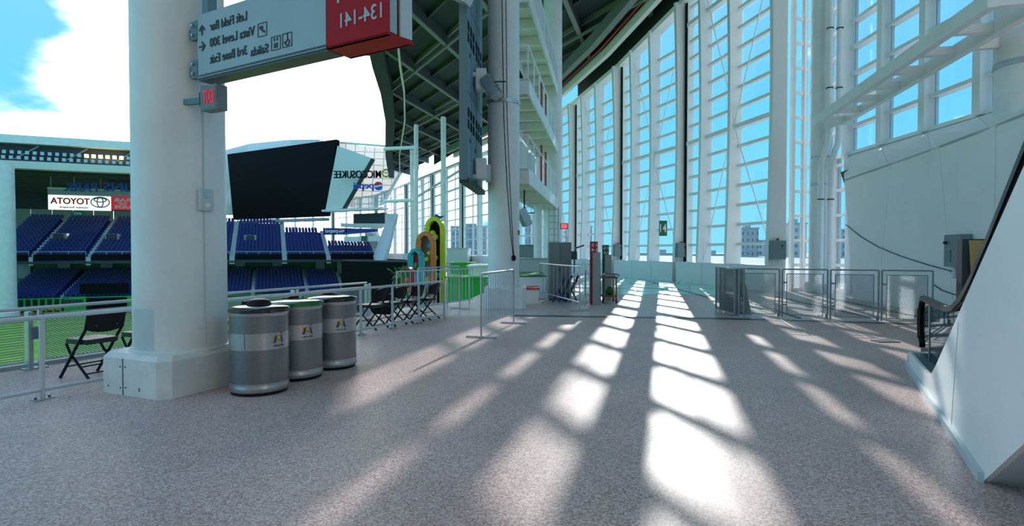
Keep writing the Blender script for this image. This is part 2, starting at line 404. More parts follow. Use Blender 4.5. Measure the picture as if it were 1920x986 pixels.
# ---- window wall
PANE_C = [0]
def bay(n, A, B, za, zb, fins=(.02, .41, .725), mull=(.12, .50), step=.83, z0=.98, depth=.62, base=True, rods=True, first=1.8, fin_t=.11):
    w = thing('window_%d' % n, A, kind='structure')
    d = (B - A); Ln = d.length; e = d.normalized(); inn = V3((-e.y, e.x, 0)); rz = math.atan2(e.y, e.x)
    zt = lambda s: za + (zb - za) * s
    at = lambda s, i, z: A + e * (Ln * s) + inn * i + UP * z
    # deep upright fins with a flange on the inner edge, a little narrower at mid height
    for k, s in enumerate(fins):
        dp = depth * (1.12 if k == 0 else 1)
        zz = zt(s); mb = MB(); prof = []
        for q in range(9):
            z = z0 + (zz - z0) * q / 8; prof.append((dp * (1.05 - .22 * math.sin(math.pi * q / 8)), z))
        poly = [at(s, .0, z0)] + [at(s, i, z) for i, z in prof] + [at(s, 0, zz)]
        mb.prism(poly, e * fin_t); mb.build('fin', 'frame_white', w)
        fb = MB()
        for q in range(8):
            (i0, zA), (i1, zB) = prof[q], prof[q + 1]
            fb.prism([at(s, i0, zA) - e * .03, at(s, i0, zA) + e * (fin_t + .05), at(s, i1, zB) + e * (fin_t + .05), at(s, i1, zB) - e * .03], inn * .05)
        fb.build('fin_flange', 'frame_white', w)
    cols = sorted(list(fins) + list(mull) + [.972])
    for s in mull:
        zz = zt(s); c = at(s, .06, (z0 + zz) / 2); piece('mullion', 'frame_white', c, (.08, .14, zz - z0), rz, w)
    zs = [z0]; z = first
    while z < min(za, zb) - .35: zs.append(z); z += step
    # transoms run fin to fin
    ft = list(fins) + [.972]
    for a, b in zip(ft[:-1], ft[1:]):
        s0 = a + fin_t / Ln; mid = (s0 + b) / 2
        for k, zz in enumerate(zs[1:]):
            thick = (k % 7 == 6)
            piece('transom', 'frame_white', at(mid, .09 if not thick else .15, zz), ((b - s0) * Ln, .18 if not thick else .30, .12 if not thick else .18), rz, w)
    # panes
    for a, b in zip(cols[:-1], cols[1:]):
        zz = zs + [zt((a + b) / 2) - .1]
        for z1, z2 in zip(zz[:-1], zz[1:]):
            piece('pane', 'window_glass', at((a + b) / 2, -.02, (z1 + z2) / 2), ((b - a) * Ln, .016, z2 - z1), rz, w)
    # head beam
    hb = MB(); hb.beam(at(0, .25, za), at(.985, .25, zt(.985)), .6, .26); hb.build('head_beam', 'frame_white', w)
    if base:
        mb = MB(); mb.prism([at(.03, -.05, 0), at(.965, -.05, 0), at(.965, depth + .22, 0), at(.03, depth + .22, 0)], UP * z0); mb.build('base_wall', 'panel_white', w)
        for s in (.33, .64):
            piece('panel_seam', 'seam_dark', at(s, depth + .2215, z0 / 2), (.008, .004, z0), rz, w)
    # dark movement joint
    mb = MB(); mb.prism([at(.976, -.05, 0), at(.998, -.05, 0), at(.998, .30, 0), at(.976, .30, 0)], UP * (zb + .2)); mb.build('movement_joint', 'board_black', w)
    piece('joint_cover', 'frame_white', at(.967, .12, (zb) / 2), (.07, .3, zb), rz, w)
    if rods:
        H = min(za, zb) - z0
        for (s0, z_0, s1, z_1) in ((fins[0] + .03, z0 + .2, fins[1], z0 + H * .46), (fins[1], z0 + H * .46, fins[0] + .03, z0 + H * .95), (fins[1] + .02, z0 + H * .52, fins[2], z0 + H * .97), (fins[1] + .02, z0 + H * .45, fins[2], z0 + .1)):
            MB().tube([at(s0, depth * .55, z_0), at(s1, depth * .62, z_1)], .022, 6).build('tie_rod', 'frame_white', w)
    return w
bay(1, JT[1], JT[2], ZT[1], ZT[2])
bay(2, JT[2], JT[3], ZT[2], ZT[3])
bay(3, JT[3], JT[4], ZT[3], ZT[4])
bay(4, JT[4], JT[5], ZT[4], ZT[5])
for k in range(5, len(JT) - 1):
    n = 4 if k < 8 else 6
    bay(k, JT[k], JT[k + 1], ZT[k], ZT[k + 1], fins=tuple(.01 + i * .97 / (n // 2) for i in range(n // 2)), mull=tuple(.01 + (i + .5) * .97 / (n // 2) for i in range(n // 2)) + tuple(.01 + (i + .25) * .97 / (n // 2) for i in range(n // 2)), step=1.25, first=1.6, rods=False, depth=.5, fin_t=.2)

# glazed return beside the pipes, and the upper window wall on the right
K0, K1, K2 = V3((10.55, 21.95, 0)), V3((12.4, 22.5, 0)), V3((11.85, 5.0, 0))
def grid_wall(n, A, B, posts, z0, z1, step, pd, pt):
    w = thing('window_%d' % n, A + UP * z0, kind='structure'); d = B - A; Ln = d.length; e = d.normalized(); inn = V3((e.y, -e.x, 0))
    if inn.dot(V3((0, 0, 0)) - A) < 0: inn = -inn
    rz = math.atan2(e.y, e.x)
    at = lambda s, i, z: A + e * s + inn * i + UP * z
    for s in posts:
        piece('post', 'frame_white', at(s, pd / 2, (z0 + z1) / 2), (pt, pd, z1 - z0), rz, w)
        piece('guide_rail', 'galvanised', at(s + pt, pd * .35, (z0 + z1) / 2), (.06, .08, z1 - z0), rz, w)
    zs = []; z = z0
    while z < z1: zs.append(z); z += step
    for a, b in zip(posts[:-1], posts[1:]):
        for k, z in enumerate(zs):
            piece('transom', 'frame_white', at((a + b) / 2, pd * .35, z + .05), (b - a - pt, pd * .7, .11), rz, w)
            z2 = zs[k + 1] if k + 1 < len(zs) else z1
            piece('pane', 'window_glass', at((a + b) / 2, 0, (z + z2) / 2), (b - a, .016, z2 - z), rz, w)
    return w
grid_wall(20, K0, K1, [0.03, .55, 1.05, 1.6, 1.9], 0.0, 15.0, .93, .16, .10)
e2 = (K2 - K1).normalized()
posts2 = [0.05] + [(K1.y - y) for y in (20.8, 18.75, 16.7, 14.65, 12.6, 10.55, 8.5, 6.4)]
grid_wall(21, K1, K2, posts2, 4.95, 15.0, .93, .42, .26)
grid_wall(22, K1, K1 + e2 * 1.75, [0.0, .75, 1.7], 0.0, 4.95, .93, .3, .14)
# white panelled lower wall, each panel its own piece with open joints
wr = thing('wall_right', (10.6, 16, 0), kind='structure')
WA = V3((10.9, 18.4, 0)); WD = (V3((10.27, 14.5, 0)) - WA).normalized(); WN = V3((WD.y, -WD.x, 0))
if WN.x > 0: WN = -WN
def on_wall(px, py):                       # pixel ray meets the plane of the lower wall
    dr = P(px, py, 1.0) - V3((0, 0, EYE)); o = V3((0, 0, EYE)); n = WN
    t = (WA - o).dot(n) / dr.dot(n); return o + dr * t
joints = [((1581, 337), (1600, 556)), ((1669, 306), (1646, 566)), ((1757, 274), (1792, 598)), ((1863, 234), (1865, 640)), ((1935, 205), (1950, 690))]
for (a, b) in zip(joints[:-1], joints[1:]):
    p = [on_wall(*a[0]), on_wall(*b[0]), on_wall(*b[1]), on_wall(*a[1])]
    g = V3((WD.x, WD.y, 0)) * .006
    p[2].z = 0; p[3].z = 0
    MB().prism([p[0] + g, p[1] - g, p[2] - g, p[3] + g], -WN * .12).build('panel', 'panel_white', wr)
pe = on_wall(1935, 205); ez = pe.z
MB().prism([pe, pe + WD * 14, (pe + WD * 14) * 1.0 - UP * ez, V3((pe.x, pe.y, 0))], -WN * .12).build('panel', 'panel_white', wr)
MB().prism([on_wall(1583, 345) - WN * .05, pe + WD * 14 - WN * .05, V3((pe.x, pe.y, 0)) + WD * 14 - WN * .05, on_wall(1600, 556) - WN * .05], -WN * .1).build('backing', 'seam_dark', wr)
# sloping coping from the lower wall up to the window sill
cop = [((1581, 337), (1590, 298)), ((1663, 308), (1659, 272)), ((1742, 280), (1747, 241)), ((1850, 239), (1843, 197)), ((1935, 205), (1925, 166))]
def on_sill(px): 
    q = (px - CX) / F; Yq = (K1.x + (K1.y) * .0314 * -1) / (q - .0314); return V3((q * Yq - .2, Yq, 4.97))
for a, b in zip(cop[:-1], cop[1:]):
    p0, p1 = on_wall(*a[0]), on_wall(*b[0]); q0, q1 = on_sill(a[1][0]), on_sill(b[1][0])
    g = WD * .006
    MB().prism([p0 + g, p1 - g, q1 - g, q0 + g], (0.0, 0, -.06)).build('coping_panel', 'panel_white', wr)
MB().beam(on_wall(1572, 338) + V3((.35, .35, .1)), on_wall(1590, 330) + V3((1.2, .5, .35)), .5, .4).build('bracket_beam', 'wood_brown', wr)

# ---- roof over the concourse (dark underside with beams)
ZR = 15.2
def rp(px, py, z=ZR): return G(px, py, z)
roof_left = [V3((-6.2, 20, ZR)), rp(696, 0), rp(713, 96), rp(726, 148), rp(733, 206), rp(730, 276), rp(735, 320)]
roof_right = [p + UP * (ZR - p.z) for p in JT[1:10]]
rpoly = roof_left + roof_right[::-1] + [V3((11, 20, ZR))]
ceil = stru(MB().prism(rpoly, (0, 0, .5)).build('ceiling', 'roof_steel'))
def clip_line(p, d, poly):
    """stretches of a straight line that lie inside a polygon (plan)"""
    hits = []
    n = len(poly)
    for i in range(n):
        a, b = poly[i], poly[(i + 1) % n]; ex, ey = b.x - a.x, b.y - a.y; den = d.x * ey - d.y * ex
        if abs(den) < 1e-9: continue
        t = ((a.x - p.x) * ey - (a.y - p.y) * ex) / den; u = ((a.x - p.x) * d.y - (a.y - p.y) * d.x) / den
        if 0 <= u < 1: hits.append(t)
    hits.sort(); return list(zip(hits[::2], hits[1::2]))
D1 = V3((2.7, 9.7, 0)).normalized(); D2 = V3((.48, -.87, 0)).normalized()
for k in range(-8, 14):                                             # main beams
    base = V3((-6, 30, ZR)) + V3((D1.y, -D1.x, 0)) * (k * 4.2)
    for t0, t1 in clip_line(base, D1, rpoly):
        a, b = base + D1 * t0, base + D1 * t1
        if (b - a).length > 1: MB().beam(a - UP * .35, b - UP * .35, .22, .7).build('main_beam', 'roof_rib', ceil)
        if (b - a).length > 1: MB().beam(a - UP * .74, b - UP * .74, .26, .08).build('beam_flange', 'roof_beam', ceil)
for k in range(-34, 34):                                            # purlins
    base = V3((-6, 40, ZR)) + V3((D2.y, -D2.x, 0)) * (k * 2.1)
    for t0, t1 in clip_line(base, D2, rpoly):
        a, b = base + D2 * t0, base + D2 * t1
        if (b - a).length > .8:
            MB().beam(a - UP * .14, b - UP * .14, .13, .28).build('purlin', 'roof_beam' if k % 3 == 0 else 'roof_rib', ceil)
            if k % 3 == 0:
                MB().beam(a - UP * .8, b - UP * .8, .14, .14).build('brace', 'roof_beam', ceil)
# edge fascia with lamps
eb = MB()
for a, b in zip(roof_left[:-1], roof_left[1:]): eb.beam(a - UP * .5, b - UP * .5, .9, 1.6)
eb.build('edge_fascia', 'roof_steel', ceil)
lb = MB()
for a, b in zip(roof_left[1:-1], roof_left[2:]):
    o = V3((1.4, 0, -1.0)); lb.beam(a + o, b + o, .12, .35)
lb.build('edge_gutter', 'white_paint', ceil)
for k in range(12):
    t = k / 12; a, b = roof_left[1], roof_left[2]
    p = a.lerp(b, t) + V3((-.7, 0, -.4))
    MB().box(p, (.35, .25, .4)).build('edge_lamp', 'lamp_warm' if k % 4 == 1 else 'dark_metal', ceil)
for i in range(1, 4):                                               # dark infill added between wall head and roof to shut out sun and sky
    a, b = JT[i], JT[i + 1]
    MB().prism([V3((a.x, a.y, ZT[i] + .2)), V3((b.x, b.y, ZT[i + 1] + .2)), V3((b.x, b.y, ZR + .1)), V3((a.x, a.y, ZR + .1))], (-.1, -.03, 0)).build('gap_infill', 'roof_steel', ceil)
for i in range(4, 8):  # shallower infill added under the roof, narrowing the bright sky gap
    a, b = JT[i], JT[i + 1]
    MB().prism([V3((a.x, a.y, 13.7)), V3((b.x, b.y, 13.7)), V3((b.x, b.y, ZR + .1)), V3((a.x, a.y, ZR + .1))], (-.1, -.03, 0)).build('gap_infill', 'roof_steel', ceil)
# unseen wall behind the viewpoint and near soffit, added to cut blue skylight
stru(MB().prism([V3((-13.5, -8.6, -.5)), V3((14.6, -8.6, -.5)), V3((14.6, -8.6, 15.6)), V3((-13.5, -8.6, 15.6))], (0, -.4, 0)).build('wall_back_unseen', 'back_wall'))
stru(MB().prism([V3((-6.4, -8.6, ZR)), V3((13.4, -8.6, ZR)), V3((13.4, 19.9, ZR)), V3((-6.2, 19.9, ZR))], (0, 0, .4)).build('ceiling_near_unseen', 'soffit_grey'))
# white track beam following the wall head
tb = MB()
for i in range(1, 7):
    a = JT[i] + V3((-1.15, -.35, ZT[i] + .75)); b = JT[i + 1] + V3((-1.15, -.35, ZT[i + 1] + .75)); tb.beam(a, b, .28, .5)
tb.build('track_beam', 'white_paint', ceil)
tb2 = MB()
for i in range(1, 7):
    a = JT[i] + V3((-2.0, -.6, ZT[i] + 1.3)); b = JT[i + 1] + V3((-2.0, -.6, ZT[i + 1] + 1.3)); tb2.beam(a, b, .4, .7)
tb2.build('track_girder', 'roof_beam', ceil)
tb3 = MB()
for i in range(1, 7):
    a = JT[i] + V3((-1.55, -.5, ZT[i] + .9)); b = JT[i + 1] + V3((-1.55, -.5, ZT[i + 1] + .9)); tb3.beam(a, b, .08, .08)
tb3.build('conductor_rail', 'pipe_red', ceil)

# ================================================================ COLUMNS
PC = V3((-3.76, 6.54, 0)); PU = U3; PV = V3((-PU.y, PU.x, 0))
col1 = thing('support_column', PC, 'large white round column on a chamfered concrete plinth beside the litter bins', 'column')
MB().lathe([(.475, .43), (.47, 2.0), (.46, 12), (.46, 15.1)], PC, 48).build('shaft', 'column_paint', col1, smooth=True)
MB().lathe([(.475, .43), (.505, .43), (.505, .45), (.475, .46)], PC, 48).build('collar', 'column_paint', col1, smooth=True)
hu, hv, ch = .525, .60, .10
pl2 = [(-hu + ch, -hv), (hu - ch, -hv), (hu, -hv + ch), (hu, hv - ch), (hu - ch, hv), (-hu + ch, hv), (-hu, hv - ch), (-hu, -hv + ch)]
def plv(a, b, z): return PC + PU * a + PV * b + UP * z
mb = MB(); n8 = 8; rings = []
for sc, z in ((1, 0), (1, .385), (.93, .435)):
    rings.append([plv(a * sc, b * sc, z) for a, b in pl2])
for g in rings: mb.v += g
for i in range(2):
    for j in range(8): mb.f.append((i * 8 + j, i * 8 + (j + 1) % 8, (i + 1) * 8 + (j + 1) % 8, (i + 1) * 8 + j))
mb.f += [tuple(range(7, -1, -1)), tuple(range(16, 24))]
mb.build('plinth', 'plinth_paint', col1)
MB().box(plv(-.10, -hv - .001, .195), (.012, .006, .385), ax=(PU, PV, UP)).build('plinth_seam', 'seam_dark', col1)
for (a, z) in ((-.14, .30), (-.06, .30), (-.34, .08), (-.14, .075), (-.06, .085), (.16, .07), (.16, .09)):
    MB().tube([plv(a, -hv - .004, z), plv(a, -hv + .01, z)], .009, 8).build('bolt', 'dark_metal', col1)
# painted patch wrapped round the shaft, conduit
def around(px):   # angle on the shaft that shows at this pixel
    best = None
    for k in range(360):
        a = R(k); p = PC + V3((math.cos(a), math.sin(a), 0)) * .475
        if V3((math.cos(a), math.sin(a), 0)).dot(-p) < 0: continue
        q = 960 + p.x / p.y * F
        if best is None or abs(q - px) < best[0]: best = (abs(q - px), a)
    return best[1]
aL, aR = around(250), around(287)
MB().lathe([(.477, .44), (.480, .44), (.480, .90), (.477, .90)], PC, 10, min(aL, aR), max(aL, aR)).build('wrapped_sheet', 'sheet_glass', col1, smooth=True)
aC = around(384); pc = PC + V3((math.cos(aC), math.sin(aC), 0)) * .482
MB().tube([pc + UP * .45, pc + UP * 3.2], .006, 6).build('conduit', 'box_light', col1)

col2c = V3((-.225, 15.5, 0))
col2 = thing('support_column', col2c, 'white round column behind the steel crowd barrier, with hanging black cable', 'column')
MB().lathe([(.425, 0.0), (.42, 15.1)], col2c, 40).build('shaft', 'column_paint', col2, smooth=True)
MB().prism([col2c + V3((a, b, 0)) for a, b in ((-.5, -.4), (-.4, -.5), (.5, -.5), (.6, -.4), (.6, .5), (-.5, .5))], (0, 0, .55)).build('plinth', 'plinth_paint', col2)
for z in (5.45,):
    MB().lathe([(.425, z - .05), (.45, z - .05), (.45, z + .05), (.425, z + .05)], col2c, 40).build('steel_band', 'brushed_steel', col2, smooth=True)
def c2(px):
    q = (px - CX) / F; s = max(-.96, min(.96, (q * 15.3 - col2c.x) / .425)); return col2c + V3((s * .43, -math.sqrt(1 - s * s) * .43, 0))
pts = [c2(941) + UP * 11, c2(942) + UP * 8, c2(945) + UP * 5, c2(951) + UP * 3.2, c2(958) + UP * 1.9, c2(962) + UP * 1.4]
MB().tube(pts, .011, 6).build('cable', 'black_plastic', col2)
pts = [c2(947) + UP * 11, c2(949) + UP * 8, c2(951) + UP * 5, c2(956) + UP * 3.2, c2(961) + UP * 1.9, c2(963) + UP * 1.4]
MB().tube(pts, .009, 6).build('cable', 'black_plastic', col2)
MB().sphere(c2(963) + UP * 1.33 - V3((0, .03, 0)), .06, sz=1.4).build('plug', 'black_plastic', col2, smooth=True)
MB().box(c2(972) + UP * 2.0, (.06, .05, .12)).build('call_point', 'wood_brown', col2)

c3 = V3((1.84, 26.2, 0))
col3 = thing('support_column', c3, 'white round column at the far end of the steel catwalks', 'column')
MB().lathe([(.42, 0), (.42, 15.1)], c3, 32).build('shaft', 'column_paint', col3, smooth=True)
MB().box(c3 + UP * .2, (1.1, 1.1, .4)).build('plinth', 'plinth_paint', col3)
c4 = V3((1.05, 23.4, 0))
col4 = thing('support_column', c4, 'short white column holding up the lowest catwalk', 'column')
MB().lathe([(.17, 0), (.17, 3.36)], c4, 24).build('shaft', 'column_paint', col4, smooth=True)
MB().box(c4 + UP * .1, (.5, .5, .2)).build('base_plate', 'plinth_paint', col4)

c5 = V3((11.28, 21.2, 0))
col5 = thing('support_column', c5, 'tall white round column with collar beside the two white drainpipes', 'column')
MB().lathe([(.33, 0), (.33, 15.1)], c5, 32).build('shaft', 'column_paint', col5, smooth=True)
MB().lathe([(.34, 0), (.46, 0), (.46, .30), (.40, .36), (.34, .38)], c5, 32).build('collar', 'plinth_paint', col5, smooth=True)
MB().lathe([(.33, 3.9), (.35, 3.9), (.35, 3.98), (.33, 3.98)], c5, 32).build('steel_band', 'brushed_steel', col5, smooth=True)
MB().lathe([(.33, 4.9), (.35, 4.9), (.35, 4.97), (.33, 4.97)], c5, 32).build('steel_band', 'brushed_steel', col5, smooth=True)
for k, (px, lab) in enumerate(((1538, 'white drainpipe with an elbow, nearer the round column'), (1556, 'white drainpipe with an elbow, nearer the panelled wall'))):
    b = P(px, 500, 20.6); b.z = 0
    t = thing('drainpipe', b, lab, 'pipe', 'drainpipes beside the round column')
    o = V3((.24, 0, 0))
    MB().tube([b, b + UP * 4.55, b + UP * 4.75 + o * .15, b + UP * 5.35 + o, b + UP * 5.6 + o * 1.1, b + UP * 15 + o * 1.1], .10, 14).build('pipe', 'white_paint', t, smooth=True)
    for z in (3.35, 7.3, 9.4):
        oo = o * 1.1 if z > 5 else o * 0
        MB().lathe([(.10, z - .02), (.118, z - .02), (.118, z + .02), (.10, z + .02)], b + oo, 16).build('clamp', 'dark_metal', t)
c6 = V3((10.98, 12.45, 0))
col6 = thing('support_column', c6, 'wide white round column rising behind the panelled wall at the right', 'column')
MB().lathe([(.50, 0), (.50, 15.1)], c6, 40).build('shaft', 'column_paint', col6, smooth=True)
MB().lathe([(.50, 5.45), (.525, 5.45), (.525, 5.57), (.50, 5.57)], c6, 40).build('steel_band', 'brushed_steel', col6, smooth=True)

# white ladder truss spanning to that column
lt = thing('ladder_truss', (10, 16, 6.0), 'white horizontal ladder truss crossing in front of the upper windows', 'truss')
LZT = 6.0
la, lb_ = G(1525, 230, LZT), G(1853, 2, LZT); ld = (lb_ - la).normalized(); lr = V3((-ld.y, ld.x, 0)) 
if lr.x < 0: lr = -lr
MB().beam(la, lb_, .16, .30).build('front_chord', 'white_paint', lt)
MB().beam(la + lr * .9, lb_ + lr * .9, .16, .30).build('back_chord', 'white_paint', lt)
LN = (lb_ - la).length
for cpt, rad in ((c5, .33), (c6, .50)):                             # stub arms to the two columns
    tt = max(.1, min(LN - .1, (cpt - la).dot(ld))); p = la + ld * tt + lr * .9; q_ = V3((cpt.x, cpt.y, LZT)); dq = (q_ - p); 
    if dq.length > rad: MB().beam(p, q_ - dq.normalized() * (rad - .01), .14, .22).build('stub_arm', 'white_paint', lt)
for k in range(8):
    p = la + ld * (LN * (k + .25) / 7.4); MB().beam(p, p + lr * .9, .18, .18).build('rung', 'white_paint', lt)

# ================================================================ HANGING SIGN
SU = V3((.873, -.488, 0)).normalized(); SN = V3((SU.y, -SU.x, 0))       # SN faces the camera
if SN.y > 0: SN = -SN
S0 = V3((-3.277, 6.05, 0)); ZB, ZTP = 3.315, 3.965
def sg(t, n, z): return S0 + SU * t + SN * n + UP * z
def on_sign(px, py, n=0.0):
    o = V3((0, 0, EYE)); dr = P(px, py, 1.0) - o; q = S0 + SN * n; t = (q - o).dot(SN) / dr.dot(SN); return o + dr * t
def st(px, py): p = on_sign(px, py); return (p - S0).dot(SU), p.z
sign = thing('direction_sign', sg(0, 0, 3.3), 'long grey and red hanging direction sign bracketed to the large column', 'sign')
tend = st(617, 60)[0]; tred = st(733, 40)[0]
MB().prism([sg(0, 0, ZB), sg(tend, 0, ZB), sg(tend, 0, ZTP), sg(0, 0, ZTP)], -SN * .20).build('cabinet', 'sign_grey', sign)
MB().prism([sg(.02, .004, ZB + .012), sg(tend, .004, ZB + .012), sg(tend, .004, ZB + .03), sg(.02, .004, ZB + .03)], -SN * .02).build('lower_trim', 'sign_dark', sign)
MB().prism([sg(.0, -.01, ZB), sg(tend, -.01, ZB), sg(tend, -.19, ZB), sg(.0, -.19, ZB)], -UP * .025).build('bottom_rail', 'sign_dark', sign)
zr = ZB - .02
MB().prism([sg(tend, .02, zr), sg(tred, .02, zr), sg(tred, .02, ZTP + .9), sg(tend, .02, ZTP + .9)], -SN * .03).build('red_panel', 'sign_red', sign)
MB().prism([sg(tend, .02, zr), sg(tred, .02, zr), sg(tred + .03, -.27, zr), sg(tend, -.27, zr)], UP * .02).build('red_soffit', 'sign_red', sign)
MB().prism([sg(tred, .0, zr + .03), sg(tred, -.09, zr + .03), sg(tred, -.09, ZTP + .9), sg(tred, .0, ZTP + .9)], SU * -.02).build('end_panel', 'sign_grey', sign)
MB().prism([sg(tred, -.13, zr + .03), sg(tred + .03, -.25, zr + .03), sg(tred + .03, -.25, ZTP + .9), sg(tred, -.13, ZTP + .9)], SU * -.02).build('end_panel', 'box_light', sign)
MB().prism([sg(tend, -.25, zr), sg(tred, -.25, zr), sg(tred, -.25, ZTP + .9), sg(tend, -.25, ZTP + .9)], -SN * .03).build('red_panel', 'sign_red', sign)
for (s_, px0, px1, py0, hh) in (('Left Field Bar', 467.5, 398.5, 62, .090), ('Vista Level 300', 482, 398.5, 92, .090), ('Salida', 507, 474, 109, .085), ('3rd Base Exit', 467, 398, 122.5, .090)):
    t0 = st(px0, py0)[0]; t1, zz = st(px1, py0)
    text('lettering', s_, 'text_dark', sg(t0, .003, zz), -SU, UP, t0 - t1, hh, sign, .003)
t0 = st(722, 55)[0]; t1, zz = st(645, 58)
text('lettering', '134-141', 'text_grey', sg(t0, .024, zz), -SU, UP, t0 - t1, .125, sign, .003)
t1, zz = st(641, 10)
MB().box(sg(t1, .024, zz + .06), (.022, .006, .14), ax=(SU, SN, UP)).build('lettering', 'text_grey', sign)
def arrow(name, px, py, ang):
    t, z = st(px, py); c = sg(t, .004, z); ca, sa = math.cos(ang), math.sin(ang)
    X = SU * ca + UP * sa; Y = -SU * sa + UP * ca; mb = MB()
    mb.box(c - X * .01, (.085, .018, .004), ax=(X, Y, SN))
    for sg_ in (1, -1):
        d2 = (X * -.7 + Y * .7 * sg_); mb.box(c + X * .042 + d2 * .03, (.07, .018, .004), ax=(d2, d2.cross(SN), SN))
    mb.build(name, 'text_dark', sign)
arrow('arrow_symbol', 384, 60, R(90)); arrow('arrow_symbol', 384, 90, 0)
def frame_icon(px, py, kind):
    t, z = st(px, py); c = sg(t, .003, z); h = .062; mb = MB()
    for (a, b, w_, hh) in ((0, h, 2 * h, .006), (0, -h, 2 * h, .006), (h, 0, .006, 2 * h), (-h, 0, .006, 2 * h)):
        mb.box(c + SU * a + UP * b, (w_, .003, hh), ax=(SU, SN, UP))
    if kind == 0:
        mb.beam(c - SU * .035 - UP * .02 * -1, c + SU * .035 - UP * .03, .003, .022); mb.box(c + SU * .0 + UP * .02, (.014, .003, .03), ax=(SU, SN, UP)); mb.box(c - SU * .03 + UP * .03, (.03, .003, .012), ax=(SU, SN, UP))
    elif kind == 1:
        mb.box(c - UP * .022, (.05, .003, .01), ax=(SU, SN, UP)); mb.box(c - UP * .005, (.05, .003, .01), ax=(SU, SN, UP)); mb.box(c - UP * .038, (.05, .003, .01), ax=(SU, SN, UP))
        for a in (-.02, .02): mb.box(c + SU * a - UP * .02, (.008, .003, .045), ax=(SU, SN, UP)); mb.box(c + SU * a + UP * .035, (.012, .003, .03), ax=(SU, SN, UP))
    else:
        pts = [c + SU * (.03 * math.cos(a)) + UP * (-.018 + .03 * math.sin(a)) for a in [R(x) for x in range(-200, 60, 20)]]
        mb.tube(pts, .005, 5); mb.box(c + SU * .005 + UP * .02, (.012, .003, .05), ax=(SU, SN, UP)); mb.box(c + SU * .005 + UP * .048, (.014, .003, .014), ax=(SU, SN, UP)); mb.beam(c + SU * .005, c - SU * .03 - UP * .03, .003, .01)
    mb.build('pictogram', 'text_dark', sign)
frame_icon(496, 59, 0); frame_icon(521, 84, 1); frame_icon(542, 78, 2)
# steel brackets
t0 = 0
MB().box(sg(.055, -.10, ZTP + .3), (.10, .10, .75), ax=(SU, SN, UP)).build('hanger_bar', 'bracket_steel', sign)
for z in (3.42, 3.82):
    br = MB().box(sg(-.055, -.02, z), (.11, .05, .19), ax=(SU, SN, UP)).build('bracket', 'bracket_steel', sign)
    for dz in (-.05, .05): MB().tube([sg(-.06, .0, z + dz), sg(-.06, .03, z + dz)], .016, 6).build('bolt', 'galvanised', br)
    MB().beam(sg(-.10, -.05, z), PC + UP * z + V3((.3, -.3, 0)), .05, .10).build('bracket_arm', 'bracket_steel', sign)

# EXIT sign
EU = V3((.90, -.43, 0)).normalized(); EN = V3((EU.y, -EU.x, 0)); E0 = P(380, 205, 6.02)
def eg(a, n, z): return V3((E0.x, E0.y, 0)) + EU * a + EN * n + UP * z
ex = thing('exit_sign', eg(.12, -.05, 2.96), 'small grey box exit sign with red mirrored letters on the large column', 'exit sign')
MB().box(eg(.12, -.06, 3.10), (.25, .13, .26), ax=(EU, EN, UP)).build('housing', 'exit_grey', ex, bevel=.008)
MB().box(eg(.12, .006, 3.10), (.225, .004, .225), ax=(EU, EN, UP)).build('face_plate', 'exit_grey', ex)
text('lettering', 'EXIT', 'text_red', eg(.205, .012, 3.035), -EU, UP, .155, .135, ex, .002)
MB().tube([eg(-.005, -.02, 3.17), eg(-.05, -.02, 3.17), eg(-.05, -.02, 3.03), eg(-.005, -.02, 3.03)], .007, 6).build('bail', 'bracket_steel', ex)
MB().beam(eg(.10, -.1, 3.1), PC + V3((.25, -.36, 3.1)), .04, .06).build('mounting_arm', 'bracket_steel', ex)

# call box on the shaft
aB = around(385); nb = V3((math.cos(aB), math.sin(aB), 0)); tb_ = V3((-nb.y, nb.x, 0)); cbp = PC + nb * .50
zc = P(385, 375, cbp.y).z
cbx = thing('call_box', cbp + UP * (zc - .12), 'small white call box with round grille on the large column', 'call box')
MB().box(cbp + UP * zc, (.155, .055, .235), ax=(tb_, nb, UP)).build('housing', 'box_light', cbx, bevel=.01)
MB().tube([cbp + UP * (zc + .055) + nb * .025, cbp + UP * (zc + .055) + nb * .032], .045, 20).build('speaker_grille', 'galvanised', cbx)
MB().tube([cbp + UP * (zc - .06) + nb * .025, cbp + UP * (zc - .06) + nb * .04], .026, 16).build('button', 'white_paint', cbx)

